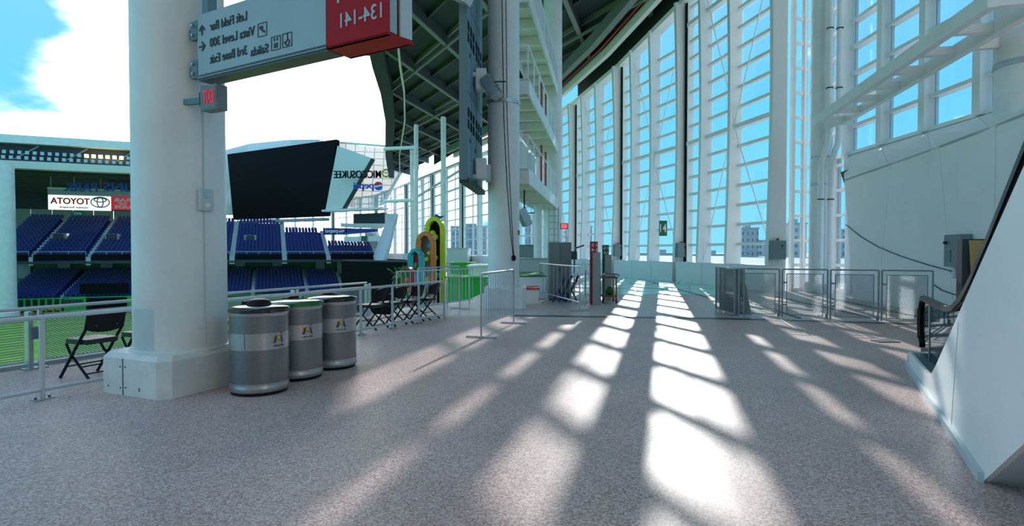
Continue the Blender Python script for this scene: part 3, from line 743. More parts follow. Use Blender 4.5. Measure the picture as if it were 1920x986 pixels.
# ================================================================ LITTER BINS
def bin_(c, lidmat, label, aM, kind):
    c = V3(c); r = .298
    t = thing('litter_bin', c, label, 'bin', 'perforated steel bins beside the column')
    MB().lathe([(.001, .0), (r - .012, 0), (r - .008, .035), (.001, .035)], c, 40).build('base', 'rubber_black', t, smooth=True)
    MB().lathe([(r, .035), (r + .006, .045), (r + .006, .085), (r, .10), (r + .003, .13)], c, 48).build('lower_ring', 'brushed_steel', t, smooth=True)
    for (z0, z1) in ((.13, .48), (.655, .83)):
        o = MB().lathe([(r, z0), (r, z1)], c, 64).build('perforated_shell', 'perforated_steel', t, smooth=True)
        me = o.data; uv = me.uv_layers.new(name='UVMap'); loc = V3((0, 0, 0))
        for p in me.polygons:
            aa = [math.atan2(me.vertices[me.loops[i].vertex_index].co.y, me.vertices[me.loops[i].vertex_index].co.x) for i in p.loop_indices]
            mxa = max(aa)
            for i, a in zip(p.loop_indices, aa):
                if mxa - a > math.pi: a += 2 * math.pi
                uv.data[i].uv = (a * r / .0125, me.vertices[me.loops[i].vertex_index].co.z / .0125)
    MB().lathe([(r + .003, .48), (r + .003, .655)], c, 64).build('label_band', 'brushed_steel', t, smooth=True)
    MB().lathe([(r, .83), (r + .006, .84), (r + .006, .865), (r, .87)], c, 48).build('upper_ring', 'brushed_steel', t, smooth=True)
    lid = MB().lathe([(r + .004, .865), (r + .014, .87), (r + .014, .90), (r + .002, .913), (r - .10, .93), (.12, .937), (.115, .90), (.001, .90)], c, 56).build('lid', lidmat, t, smooth=True)
    if kind == 'flap':
        MB().lathe([(.13, .935), (.125, .955), (.10, .985), (.05, 1.0), (.001, 1.002)], c, 32).build('dome', 'black_plastic', lid, smooth=True)
    view = math.atan2(-c.y, -c.x)
    def wr(a0, R_):
        def f(a, b, d):          # a runs to the viewer's left
            th = a0 - a / R_; return c + V3((math.cos(th) * (R_ + d), math.sin(th) * (R_ + d), b))
        return f
    # logo: angle aM to the viewer's right of the middle
    th0 = view + aM; Rr = r + .005
    def w(x, z, d=.002): th = th0 + x / Rr; return c + V3((math.cos(th) * (Rr + d), math.sin(th) * (Rr + d), z))
    def quad(p, q, wd, m, d=.002):
        b = MB(); (x0, z0), (x1, z1) = p, q
        b.add([w(x0 - wd / 2, z0, d), w(x0 + wd / 2, z0, d), w(x1 + wd / 2, z1, d), w(x1 - wd / 2, z1, d)], [(0, 1, 2, 3)]); b.build('emblem_stroke', m, t)
    zb, zt_, zm = .545, .625, .575
    for off, m, d in ((-.012, 'orange', .0015), (.012, 'sky_blue', .0015), (0, 'text_dark', .002)):
        quad((-.05 + off, zb), (-.028 + off, zt_), .018, m, d); quad((-.028 + off, zt_), (0 + off, zm), .018, m, d)
        quad((0 + off, zm), (.028 + off, zt_), .018, m, d); quad((.028 + off, zt_), (.05 + off, zb), .018, m, d)
    quad((-.018, zt_ - .006), (0, zm + .006), .018, 'yellow', .003); quad((0, zm + .006), (.018, zt_ - .006), .018, 'yellow', .003)
    quad((.03, zt_ + .012), (.045, zt_ + .03), .02, 'pepsi_red'); quad((.028, zt_ + .03), (.06, zt_ + .024), .014, 'pepsi_red')
    x_ = .062
    def wrap(a, b, d): return w(x_ - a, .507 + b, .002 + d)
    text('lettering', 'M I A M I', 'text_dark', c, (1, 0, 0), UP, .125, .020, t, .001, wrap=wrap)
    return t
b1 = bin_((-2.745, 6.24, 0), 'black_gloss', 'nearest perforated steel litter bin with black lid and small raised dome', R(38), 'flap')
b2 = bin_((-2.60, 6.93, 0), 'green_gloss', 'perforated steel litter bin with green lid, between the two black-lidded ones', R(24), 'x')
b3 = bin_((-2.36, 7.56, 0), 'black_gloss', 'farthest perforated steel litter bin with plain flat black lid', R(20), 'x')
MB().lathe([(.305, .49), (.307, .49), (.307, .645), (.305, .645)], (-2.745, 6.24, 0), 10, math.atan2(-6.24, 2.745) - R(62), math.atan2(-6.24, 2.745) - R(28)).build('access_door', 'brushed_steel', b1, smooth=True)

# ================================================================ RAILINGS
A0 = V3((-4.80, 5.86, 0)); A1 = V3((-1.52, 12.9, 0)); AD = (A1 - A0).normalized(); HR = .84
rl = thing('guard_rail', A0, 'pale steel guard rail behind the bins, its far end bent down to the floor', 'railing')
MB().tube([A0 - AD * 6 + UP * HR, A1 - AD * .12 + UP * HR, A1 - AD * .035 + UP * (HR - .035), A1 + UP * (HR - .12), A1 + UP * .0], .025, 10).build('top_rail', 'rail_paint', rl, smooth=True)
MB().tube([A0 - AD * 6 + UP * .10, A1 + UP * .10], .020, 10).build('bottom_rail', 'rail_paint', rl, smooth=True)
LA = (A1 - A0).length
tpos = [0.0, 2.1] + [(G(px, py) - A0).dot(AD) for px, py in ((677, 629), (736, 617), (786, 607))] + [3.5, -1.9, -3.8]
for t in tpos:
    p = A0 + AD * t
    po = MB().tube([p, p + UP * HR], .024, 10).build('post', 'rail_paint', rl, smooth=True)
    MB().box(p + UP * .008, (.17, .10, .016), ax=(AD, V3((-AD.y, AD.x, 0)), UP)).build('base_plate', 'galvanised', po)
    for sx in (-.06, .06): MB().cyl(p + AD * sx, .014, .03, 6).build('bolt', 'dark_metal', po)
# field-side railing with wire infill
HF = .78
fr_ = thing('field_railing', fl(0), 'low steel railing with wire mesh infill along the field edge', 'railing')
MB().tube([fl(-4) + UP * HF, fl(6.6) + UP * HF], .024, 10).build('top_rail', 'rail_paint', fr_, smooth=True)
fps = [-2.2, 0.0, 2.2, 4.4, 6.6]
for k, t in enumerate(fps):
    po = MB().box(fl(t) + UP * .37, (.05, .10, .74), ax=(Vd, NF, UP)).build('post', 'galvanised', fr_)
    MB().box(fl(t + .12) + UP * .38, (.035, .05, .76), ax=(Vd, NF, UP)).build('stanchion', 'galvanised', fr_)
    MB().box(fl(t + .05) + UP * .01, (.26, .14, .02), ax=(Vd, NF, UP)).build('base_plate', 'galvanised', po)
MB().box(fl(.02, -.08) + UP * .47, (.10, .06, .16), ax=(Vd, NF, UP)).build('latch_plate', 'bracket_steel', fr_, bevel=.01)
for t0, t1 in zip(fps[:-1], fps[1:]):
    a, b = fl(t0 + .18), fl(t1 - .06); w_ = (b - a).length
    fm = MB()
    fm.tube([a + UP * .10, b + UP * .10, b + UP * .69, a + UP * .69], .012, 6, closed=True); pn = fm.build('panel_frame', 'galvanised', fr_)
    wm = MB()
    if t0 < 0:
        z = .13
        while z < .68: wm.beam(a + UP * z, b + UP * z, .008, .010); z += .032
    else:
        diamond_mesh(wm, a + UP * .10, Vd, UP, w_, .59, .052, .0045, .6)
    o = wm.build('wire_mesh', 'gate_metal', fr_); o['kind'] = 'stuff'

# ================================================================ FOLDING CHAIRS
def make_chair(label):
    t = thing('folding_chair', (0, 0, 0), label, 'chair', 'black folding chairs in a row along the railing')
    # faces +x ; width along y
    back = MB(); n = 10
    for z0, z1, x0 in ((.57, .80, 0),):
        vs = []; 
        for j in range(n + 1):
            y = -.215 + .43 * j / n; c = 1 - (y / .215) ** 2; bow = -.035 * c
            lo = z0 - .0 - .045 * (c ** .7) + .03; hi = z1 - .02 * (1 - c) * 2
            xo = lambda z: -.19 - (z - .6) * .28
            vs += [V3((xo(lo) + bow - .01, y, lo)), V3((xo(lo) + bow + .012, y, lo)), V3((xo(hi) + bow + .012, y, hi)), V3((xo(hi) + bow - .01, y, hi))]
        fs = []
        for j in range(n):
            for k in range(4): fs.append((j * 4 + k, j * 4 + (k + 1) % 4, j * 4 + 4 + (k + 1) % 4, j * 4 + 4 + k))
        fs += [(0, 1, 2, 3), tuple(n * 4 + k for k in (3, 2, 1, 0))]; back.add(vs, fs)
    bo = back.build('backrest', 'black_plastic', t, local=True)
    for y in (-.12, .12):
        MB().tube([V3((-.235, y, .64)), V3((-.218, y, .64))], .008, 8).build('rivet', 'galvanised', bo, local=True)
    seat = MB(); seat.prism([V3((a, b, .415)) for a, b in ((-.17, -.17), (-.15, -.19), (.19, -.20), (.23, -.16), (.23, .16), (.19, .20), (-.15, .19), (-.17, .17))], (0, 0, .06))
    seat.build('seat', 'black_seat', t, local=True, bevel=.008)
    for y in (-.215, .215):
        MB().tube([V3((-.24, y, .78)), V3((-.19, y, .60)), V3((-.03, y, .40)), V3((.27, y, .012))], .017, 8).build('front_leg', 'black_plastic', t, local=True, smooth=True)
        rl_ = MB().tube([V3((.20, y * .88, .41)), V3((.12, y * .9, .30)), V3((-.23, y * .95, .012))], .015, 8).build('rear_leg', 'black_plastic', t, local=True, smooth=True)
        for x in (.27, -.23): MB().cyl((x, y * (.95 if x < 0 else 1), 0), .018, .03, 8).build('foot_cap', 'rubber_black', t, local=True)
    for x, z in ((.17, .145), (-.16, .075), (-.06, .15)):
        MB().tube([V3((x, -.21, z)), V3((x, .21, z))], .009, 6).build('stretcher', 'black_plastic', t, local=True)
    scan(t); return t
ch_dir = math.atan2(.36, -.93)
C0 = V3((-5.06, 6.95, 0))
chair = make_chair('black folding chair nearest the camera, left of the column plinth')
chair.matrix_basis = Matrix.Translation(C0) @ Matrix.Rotation(ch_dir, 4, 'Z')
for t, lb in ((.62, 'second black folding chair, half hidden behind the column plinth'), (2.05, 'black folding chair showing between the column and the nearest bin'),
              (2.75, 'black folding chair rising just behind the nearest bin'), (3.45, 'black folding chair showing above the green bin lid'), (4.9, 'black folding chair right behind the farthest bin'), (5.48, 'second folding chair to the right of the farthest bin'),
              (6.06, 'third folding chair to the right of the farthest bin'), (6.64, 'last folding chair of the row, near the bent rail end')):
    dup(chair, C0 + Vd * t + NF * (-.05 * t), ch_dir + random.uniform(-.06, .06), lb)

# ================================================================ CROWD BARRIERS
def barrier(p, q, label, h=1.12, n=13, feet=True, m='galvanised'):
    p, q = V3(p), V3(q); d = (q - p).normalized(); nn = V3((-d.y, d.x, 0)); Lg = (q - p).length
    t = thing('crowd_barrier', p, label, 'barrier', 'steel crowd barriers')
    r = .08
    pts = [p + UP * .22, p + UP * (h - r), p + d * (r * .3) + UP * (h - r * .3), p + d * r + UP * h, q - d * r + UP * h, q - d * (r * .3) + UP * (h - r * .3), q + UP * (h - r), q + UP * .22]
    MB().tube(pts, .019, 8, closed=True).build('frame', m, t, smooth=True)
    for k in range(1, n + 1):
        a = p + d * (Lg * k / (n + 1)); MB().tube([a + UP * .22, a + UP * h], .007, 6).build('bar', m, t)
    for a in (p, q):
        MB().tube([a + UP * .02, a + UP * .25], .016, 8).build('leg', m, t)
        if feet: MB().tube([a - nn * .28 + UP * .016, a + nn * .28 + UP * .016], .015, 8).build('foot', m, t)
    return t
barrier(G(902, 634), G(963, 607), 'steel crowd barrier standing free before the white round column', n=14)
barrier(G(783, 595), G(862, 579), 'steel crowd barrier in front of the coloured arches', n=11)
barrier(G(1012, 560), G(1087, 583), 'steel crowd barrier in front of the tall grey cabinet and folded chairs', n=9)
barrier(G(1098, 560), G(1106, 570), 'short steel hoop barrier beside the red pylon sign', n=0, h=.9, feet=False)
# picket railing beyond
pk = thing('picket_railing', (-1.4, 15, 0), 'pale picket railing running behind the arches towards the white column', 'railing')
pp = [V3((-2.85, 14.2, 0)), V3((-1.15, 16.8, 0))]
def picket(a, b, par, h=1.0):
    d = (b - a); n = int(d.length / .16)
    MB().tube([a + UP * h, b + UP * h], .022, 6).build('top_rail', 'rail_paint', par); MB().tube([a + UP * .1, b + UP * .1], .016, 6).build('bottom_rail', 'rail_paint', par)
    for k in range(n + 1):
        p = a + d * (k / n); MB().tube([p + UP * (.1 if k % 6 else 0), p + UP * h], .008 if k % 6 else .02, 5).build('picket' if k % 6 else 'post', 'rail_paint', par)
picket(pp[0], pp[1], pk)
pk2 = thing('picket_railing', (1.6, 21, 0), 'pale picket railing far off, left of the red pylon sign', 'railing')
picket(V3((1.2, 21.5, 0)), V3((3.6, 22.4, 0)), pk2, 1.0)

# ================================================================ GATES ON THE RIGHT
ga, gb = G(1379, 592), G(1753, 607)
gd = (gb - ga).normalized(); GL = (gb - ga).length; gh = 1.10
for k, lab in enumerate(('wire mesh gate leaf next to the end stack of panels', 'second wire mesh gate leaf from the left', 'third wire mesh gate leaf from the left', 'wire mesh gate leaf closest to the escalator')):
    a = ga + gd * (GL * k / 4 + .03); b = ga + gd * (GL * (k + 1) / 4 - .03); w_ = (b - a).length
    t = thing('mesh_gate', a, lab, 'gate', 'row of mesh gates across the concourse')
    for p in (a, b):
        MB().tube([p + UP * .012, p + UP * gh], .020, 8).build('post', 'gate_metal', t)
    MB().tube([a + UP * gh, b + UP * gh], .016, 8).build('top_rail', 'gate_metal', t)
    i0, i1 = a + gd * .09, b - gd * .09
    MB().tube([i0 + UP * .07, i1 + UP * .07, i1 + UP * 1.0, i0 + UP * 1.0], .015, 6, closed=True).build('leaf_frame', 'gate_metal', t)
    wm = MB(); diamond_mesh(wm, i0 + UP * .07, gd, UP, w_ - .18, .93, .055, .0038, .6)
    o = wm.build('wire_mesh', 'gate_metal', t); o['kind'] = 'stuff'
    for z in (.3, .8): MB().box(a + gd * .05 + UP * z, (.07, .04, .04), ax=(gd, V3((-gd.y, gd.x, 0)), UP)).build('hinge', 'gate_metal', t)
    MB().tube([b - gd * .03 + UP * .012, b - gd * .03 + UP * .12], .012, 6).build('drop_bolt', 'gate_metal', t)
g0, g1 = G(1343, 583), G(1378, 593)
t = thing('mesh_gate', g0, 'grey mesh gate panels folded together at the left end of the gate row', 'gate', 'row of mesh gates across the concourse')
for k in range(3):
    off = V3((.10 * k, -.02 * k, 0)); a, b = g0 + off, g1 + off; dd = (b - a).normalized()
    MB().tube([a + UP * .05, b + UP * .05, b + UP * 1.1, a + UP * 1.1], .022, 6, closed=True).build('leaf_frame', 'gate_metal', t)
    wm = MB(); diamond_mesh(wm, a + UP * .06, dd, UP, (b - a).length, 1.02, .05, .004, .6); o = wm.build('wire_mesh', 'gate_metal', t); o['kind'] = 'stuff'
    MB().tube([a, a + UP * .06], .015, 6).build('foot', 'gate_metal', t); MB().tube([b, b + UP * .06], .015, 6).build('foot', 'gate_metal', t)
MB().box(g1 + V3((.12, .05, 1.11)), (.55, .10, .04)).build('top_plate', 'box_light', t)
MB().prism([g1 + V3((.26, .05, 0.02)), g1 + V3((.42, .05, .02)), g1 + V3((.20, .05, 1.1)), g1 + V3((.12, .05, 1.1))], (0, .06, 0)).build('brace', 'box_light', t)
for k, px in enumerate((1472, 1568, 1660)): pass

# ================================================================ ESCALATOR
B0 = V3((5.15, 7.46, 0)); EA = V3((-.484, -.875, 0)).normalized(); ER = V3((.875, -.484, 0)).normalized()
def E(s, w, z): return B0 + EA * s + ER * w + UP * z
es = thing('escalator', B0, 'escalator with smooth white side cladding, glass balustrade and black handrail', 'escalator')
top = [(0.0, .19), (.08, .225), (1.70, .245), (1.95, .29), (2.2, .41), (2.6, .63), (6.4, 2.75)]
bot = [(6.4, 1.26), (4.22, 0.0), (0.0, 0.0)]
def side(w0, th, nm='side_cladding'):
    MB().prism([E(s, w0, z) for s, z in top + bot], ER * th).build(nm, 'panel_white', es)
side(0, .03); side(1.44, .03)
for a, b in zip(top[:-1], top[1:]):
    pass
dk = MB()
for w0, w1 in ((.03, .26), (1.21, 1.44)):
    pr = [E(s, w0, z - .02) for s, z in top]; 
    for (a, b) in zip(top[:-1], top[1:]):
        dk.add([E(a[0], w0, a[1] - .01), E(b[0], w0, b[1] - .01), E(b[0], w1, b[1] - .01), E(a[0], w1, a[1] - .01)], [(0, 1, 2, 3)])
dk.build('deck', 'bracket_steel', es)
MB().prism([E(-.0, -.035, 0), E(4.25, -.035, 0), E(4.25, 0, 0), E(0, 0, 0)], UP * .07).build('base_trim', 'box_light', es)
MB().prism([E(0.05, .03, .0), E(.05, 1.44, 0), E(.05, 1.44, .2), E(.05, .03, .2)], EA * .03).build('end_cladding', 'panel_white', es)
MB().box(E(.012, -.004, .12), (.05, .012, .12), ax=(EA, ER, UP)).build('indicator', 'cream', es)
under = MB().prism([E(4.22, .03, 0), E(6.4, .03, 1.26), E(6.4, 1.44, 1.26), E(4.22, 1.44, 0)], UP * .04).build('soffit', 'box_light', es)
MB().prism([E(6.37, .03, 1.26), E(6.37, 1.44, 1.26), E(6.37, 1.44, 2.73), E(6.37, .03, 2.73)], EA * .03).build('upper_end_cladding', 'panel_white', es)
hp = [(.16, .32), (.03, .40), (-.02, .58), (.0, .78), (.07, .88), (.2, .925), (1.2, .925), (1.9, .935), (2.3, .985), (2.7, 1.10), (3.1, 1.29), (3.7, 1.63), (4.57, 2.15), (6.4, 3.27)]
for w0 in (.13, 1.33):
    gl_ = hp[3:] ; poly = [(s, z - .03) for s, z in hp[1:]]
    low = [(s, z) for s, z in top if s > .05][::-1]
    MB().prism([E(s, w0, z) for s, z in [(.03, .22)] + poly + low], ER * .012).build('glass_balustrade', 'rail_glass', es)
    hb = MB()
    k = len(hp); 
    for (a, b) in zip(hp[:-1], hp[1:]):
        hb.beam(E(a[0], w0 + .006, a[1]), E(b[0], w0 + .006, b[1]), .075, .055)
    hb.tube([E(s, w0 + .006, z) for s, z in hp], .036, 10)
    hb.build('handrail', 'rubber_black', es)
    MB().box(E(.75, w0 + .006, .56), (.03, .03, .66), ax=(EA, ER, UP)).build('glass_joint', 'brushed_steel', es)
for k in range(22):
    s = 1.3 + k * .36; z = max(0, (s - 2.05)) * .577
    if s < 6.2: piece('step', 'dark_metal', E(s, .735, z + .10), (.40, .92, .20), math.atan2(EA.y, EA.x), es)
MB().prism([E(-.7, .2, 0.006), E(1.2, .2, .006), E(1.2, 1.25, .006), E(-.7, 1.25, .006)], UP * .006).build('landing_plate', 'brushed_steel', es)
MB().prism([E(s, .015, z) for s, z in ((3.05, .02), (3.06, .02), (3.3, .95), (3.29, .95))], ER * -.018).build('panel_joint', 'box_light', es)

# bronze clad post beyond the escalator
bp_ = V3((7.95, 9.85, 0))
t = thing('bronze_post', bp_, 'dark box post with a polished bronze face behind the escalator glass', 'post')
MB().box(bp_ + V3((.06, .08, .86)), (.50, .22, 1.72), rz=R(-18)).build('body', 'dark_metal', t)
rows_ = []
mb = MB(); nseg = 10; X_ = V3((math.cos(R(-18)), math.sin(R(-18)), 0)); Yb = V3((-X_.y, X_.x, 0))
for k in range(nseg + 1):
    z = .25 + 1.45 * k / nseg; bow = -.05 * math.sin(math.pi * k / nseg); le = -.16 + .05 * (1 - k / nseg)
    c = bp_ + V3((.06, .08, z)) - Yb * (.115 - bow * .8); rows_ += [c + X_ * le, c + X_ * .16]
mb.add(rows_, [(2 * k, 2 * k + 1, 2 * k + 3, 2 * k + 2) for k in range(nseg)]); mb.build('bronze_face', 'bronze', t, smooth=True)

# steel frame under the escalator
t = thing('steel_stand', E(4.9, .5, 0), 'slim steel frame with diagonal brace standing under the escalator', 'frame')
fa, fb_ = E(4.75, .25, 0), E(4.75, 1.2, 0)
for p in (fa, fa + EA * .07, fb_): MB().tube([p, p + UP * (.31 + (.04 if p == fa + EA * .07 else 0))], .013, 8).build('upright', 'galvanised', t)
MB().tube([fa + UP * .28, fb_ + UP * .02], .012, 8).build('brace', 'galvanised', t); MB().tube([fa + UP * .29, fb_ + UP * .29], .012, 8).build('cross_bar', 'galvanised', t)

# ================================================================ CATWALK TOWER
ca0, ca1 = V3((.47, 16.15, 0)), V3((2.31, 27.4, 0)); cd = (ca1 - ca0).normalized(); cl = V3((-cd.y, cd.x, 0)); CL = (ca1 - ca0).length
CWD = 1.15
for k, (z, lab) in enumerate(((3.40, 'lowest white steel catwalk beside the round column'), (5.90, 'middle white steel catwalk beside the round column'), (8.45, 'upper white steel catwalk near the roof'))):
    t = thing('catwalk', ca0 + UP * z, lab, 'catwalk', 'stacked steel catwalks')
    def cw(s, w, zz): return ca0 + cd * s + cl * w + UP * (z + zz)
    MB().prism([cw(0, 0.04, .36), cw(CL, .04, .36), cw(CL, CWD, .36), cw(0, CWD, .36)], UP * .06).build('deck', 'white_paint', t)
    MB().prism([cw(0, 0, 0), cw(CL, 0, 0), cw(CL, 0, .43), cw(0, 0, .43)], cl * .05).build('fascia', 'white_paint', t)
    MB().prism([cw(0, CWD - .05, 0), cw(CL, CWD - .05, 0), cw(CL, CWD - .05, .43), cw(0, CWD - .05, .43)], cl * .05).build('fascia', 'white_paint', t)
    MB().prism([cw(0, .05, 0), cw(0, CWD - .05, 0), cw(0, CWD - .05, .43), cw(0, .05, .43)], cd * .05).build('end_fascia', 'white_paint', t)
    for j in range(8):
        s = .6 + j * (CL - .8) / 7.0; MB().beam(cw(s, .05, .2), cw(s, CWD - .05, .2), .12, .30).build('joist', 'white_paint', t)
    for j in range(9):
        s = .03 + j * (CL - .06) / 8; MB().box(cw(s, .0, .21), (.07, .012, .42), ax=(cd, cl, UP)).build('stiffener', 'white_paint', t)
        MB().tube([cw(s, .03, .4), cw(s, .03, 1.36)], .024, 6).build('post', 'white_paint', t)
    for zz in (1.36,):
        MB().tube([cw(0.03, CWD * .6, zz), cw(0.03, .03, zz), cw(CL - .03, .03, zz)], .024, 6).build('handrail', 'white_paint', t)
    if k == 2:
        o = MB(); diamond_mesh(o, cw(.05, .03, .45), cd, UP, CL - .1, .88, .16, .006, .6); o = o.build('wire_mesh', 'box_light', t); o['kind'] = 'stuff'
    if k == 0:
        for s in (7.6, 9.3): MB().tube([cw(s, .5, .42), cw(s, .5, 2.45)], .045, 8).build('red_pipe', 'pipe_red', t)
        for j, s in enumerate((2.2, 4.2)): MB().box(cw(s, .6, .95), (1.3, .4, 1.05), ax=(cd, cl, UP)).build('equipment_cabinet', 'cream' if j == 0 else 'box_light', t)
    if k == 1:
        for s in (7.6, 9.3): MB().tube([cw(s, .5, .42), cw(s, .5, 2.5)], .04, 8).build('red_pipe', 'pipe_red', t)
        MB().cyl(cw(9.0, .55, .42), .38, .7, 16).build('drum', 'box_light', t)
# ladder below the catwalk
t = thing('access_ladder', P(1037, 450, 24.5) - UP * 0, 'thin steel access ladder hanging below the lowest catwalk', 'ladder')
for px in (1029, 1039, 1047):
    a = P(px, 382, 24.6); a.z = 3.38; b = V3((a.x, a.y, .02)); MB().tube([a, b], .02, 6).build('stile', 'gate_metal', t)
for k in range(12):
    z = .3 + k * .27; a = P(1029, 400, 24.6); b = P(1047, 400, 24.6); a.z = b.z = z; MB().tube([a, b], .012, 5).build('rung', 'gate_metal', t)
# video board hung beside the column, seen from its back edge
vb0, vb1 = V3((-1.10, 13.4, 0)), V3((-.86, 16.35, 0)); vd_ = (vb1 - vb0).normalized(); vn = V3((vd_.y, -vd_.x, 0)); VL = (vb1 - vb0).length
t = thing('video_board', vb0 + UP * 3.2, 'tall dark video board hung beside the round column, seen from behind', 'board')
def vbp(s, n, z): return vb0 + vd_ * s + vn * n + UP * z
MB().prism([vbp(0, -.10, 3.2), vbp(VL, -.10, 3.2), vbp(VL, .02, 3.2), vbp(0, .02, 3.2)], UP * 9).build('board_body', 'board_back', t)
MB().prism([vbp(-.03, -.12, 3.17), vbp(.03, -.12, 3.17), vbp(.03, .07, 3.17), vbp(-.03, .07, 3.17)], UP * 9.1).build('edge_frame', 'board_edge', t)
MB().prism([vbp(.0, -.12, 3.1), vbp(VL, -.12, 3.1), vbp(VL, .10, 3.1), vbp(0, .10, 3.1)], UP * .12).build('bottom_frame', 'dark_metal', t)
for z in (4.55, 6.6, 8.65):
    for r_ in range(2):
        for c in range(6):
            piece('vent', 'board_black', vbp(.45 + c * .42 + (.12 if c > 2 else 0), .022, z + r_ * .28), (.26, .01, .22), math.atan2(vd_.y, vd_.x), t)
    for c in range(2): piece('vent', 'board_black', vbp(.7 + c * .9, .022, z - .35 + c * -.1), (.12, .01, .10), math.atan2(vd_.y, vd_.x), t)
for z in (5.3, 7.4): piece('panel_seam', 'seam_dark', vbp(VL / 2, .022, z), (VL, .006, .02), math.atan2(vd_.y, vd_.x), t)
for s in (.9, 1.8): piece('panel_seam', 'seam_dark', vbp(s, .022, 7.7), (.015, .006, 9), math.atan2(vd_.y, vd_.x), t)
for z, lab in ((3.5, 'white steel bracket box between video board and column, lower one'), (5.75, 'white steel bracket box between video board and column, behind the floodlight')):
    p = P(897, 330, 14.75); q = V3((p.x, p.y, z))
    t = thing('bracket_box', q, lab, 'bracket', 'brackets holding the video board')
    MB().box(q + V3((.08, 0, .1)), (.26, .36, .52)).build('box_body', 'white_paint', t, bevel=.01)
    MB().tube([q + V3((-.30, -.1, .22 if z > 5 else -.1)), q + V3((-.04, -.1, .22 if z > 5 else -.1))], .06, 10).build('stub', 'white_paint', t)
    MB().box(q + V3((.25, .1, .0)), (.12, .42, .40)).build('gusset', 'box_light', t)
def flood(c, label, tilt, yaw):
    t = thing('floodlight', c, label, 'floodlight')
    m = Matrix.Rotation(yaw, 3, 'Z') @ Matrix.Rotation(tilt, 3, 'Y'); X, Y, Z = m.col[0], m.col[1], m.col[2]
    MB().box(c, (.26, .34, .58), ax=(X, Y, Z)).build('housing', 'brushed_steel', t, bevel=.01)
    MB().box(c - X * .135, (.01, .30, .52), ax=(X, Y, Z)).build('lens', 'board_edge', t)
    MB().tube([c + Z * .1 + X * .1, V3((c.x + .35, c.y + .1, c.z + .18))], .02, 6).build('arm', 'dark_metal', t)
    for k in range(5): MB().box(c + X * .14 + Z * (-.2 + .1 * k), (.03, .30, .012), ax=(X, Y, Z)).build('cooling_fin', 'box_grey', t)
flood(P(922, 166, 14.55), 'grey tilted floodlight fixed to the round column above its steel band', R(-32), R(-20))
flood(P(862, -6, 13.0), 'grey floodlight at the very top edge beside the video board', R(-60), R(-20))
flood(P(983, 408, 19.5), 'dark grey floodlight slung under the lowest catwalk', R(-25), R(20))
fo = [o for o in bpy.data.objects if o.name.startswith('floodlight') and o.parent is None][-1]; MB().tube([P(983, 408, 19.5), P(983, 408, 19.5) + UP * 1.22], .03, 6).build('hanger', 'dark_metal', fo)

# ================================================================ CONCOURSE OBJECTS, MIDDLE DISTANCE
def pylon(px0, px1, pytop, pybase, headmat, label, h, lines):
    b = G((px0 + px1) / 2, pybase); w_ = (px1 - px0) / F * b.y
    t = thing('pylon_sign', b, label, 'pylon sign')
    MB().box(b + V3((-.04, .12, h / 2)), (w_, .10, h)).build('coloured_fin', headmat, t)
    MB().box(b + V3((.02, 0, (h - .30) / 2)), (w_ * .98, .14, h - .30)).build('post_body', 'pylon_grey', t, bevel=.006)
    for k, s_ in enumerate(lines):
        text('lettering', s_, 'text_white', b + V3((-.04 + w_ * .38, .066, h - .14 - k * .14)), (-1, 0, 0), UP, w_ * .72, .085, t, .004)
pylon(1110, 1124, 453, 571, 'tower_red', 'red-topped slim grey pylon sign on the concourse', 1.78, ('12', '14'))
pylon(1133, 1145, 459, 562.5, 'sign_green', 'green-topped slim grey pylon sign behind the cart', 1.70, ('15', '16'))
# cart
cb = G(1140.5, 567); 
t = thing('service_cart', cb, 'brown wheeled service cart with tray, green bag and orange broom handle', 'cart')
MB().box(cb + V3((0, 0, .74)), (.44, .62, .05)).build('top_tray', 'wood_brown', t, bevel=.01)
MB().box(cb + V3((0, 0, .20)), (.40, .56, .05)).build('lower_shelf', 'wood_brown', t)
for x in (-.19, .19):
    for y in (-.27, .27):
        MB().tube([cb + V3((x, y, .06)), cb + V3((x, y, .74))], .022, 6).build('leg', 'wood_brown', t); MB().tube([cb + V3((x - .02, y, .05)), cb + V3((x + .02, y, .05))], .05, 10).build('wheel', 'rubber_black', t)
MB().sphere(cb + V3((.02, -.12, .35)), .13, sz=1.0).build('green_bag', 'dark_green', t, smooth=True)
MB().tube([cb + V3((.13, -.30, .06)), cb + V3((.10, -.28, .70))], .022, 6).build('broom_handle', 'orange', t)
MB().tube([cb + V3((-.2, -.3, .78)), cb + V3((-.12, -.3, .86)), cb + V3((.2, -.3, .84)), cb + V3((.27, -.3, .80))], .02, 6).build('push_handle', 'wood_brown', t)
MB().box(cb + V3((0.02, 0, .81)), (.3, .4, .09)).build('folded_cloth', 'galvanised', t, bevel=.02)
# tall grey cabinet
kb_ = G(1050, 563); 
t = thing('equipment_cabinet', kb_, 'tall dark grey two-door cabinet behind the crowd barrier', 'cabinet')
MB().box(kb_ + V3((0, .25, .9)), (.70, .5, 1.76)).build('body', 'box_grey', t, bevel=.01)
for sx in (-1, 1):
    dr_ = MB().box(kb_ + V3((sx * .173, -.006, .9)), (.335, .02, 1.70)).build('door', 'box_grey' if sx < 0 else 'bracket_steel', t)
    MB().box(kb_ + V3((sx * .03, -.025, .95)), (.015, .02, .12)).build('handle', 'dark_metal', dr_)
MB().box(kb_ + V3((0, .25, .01)), (.66, .46, .02)).build('foot', 'dark_metal', t)
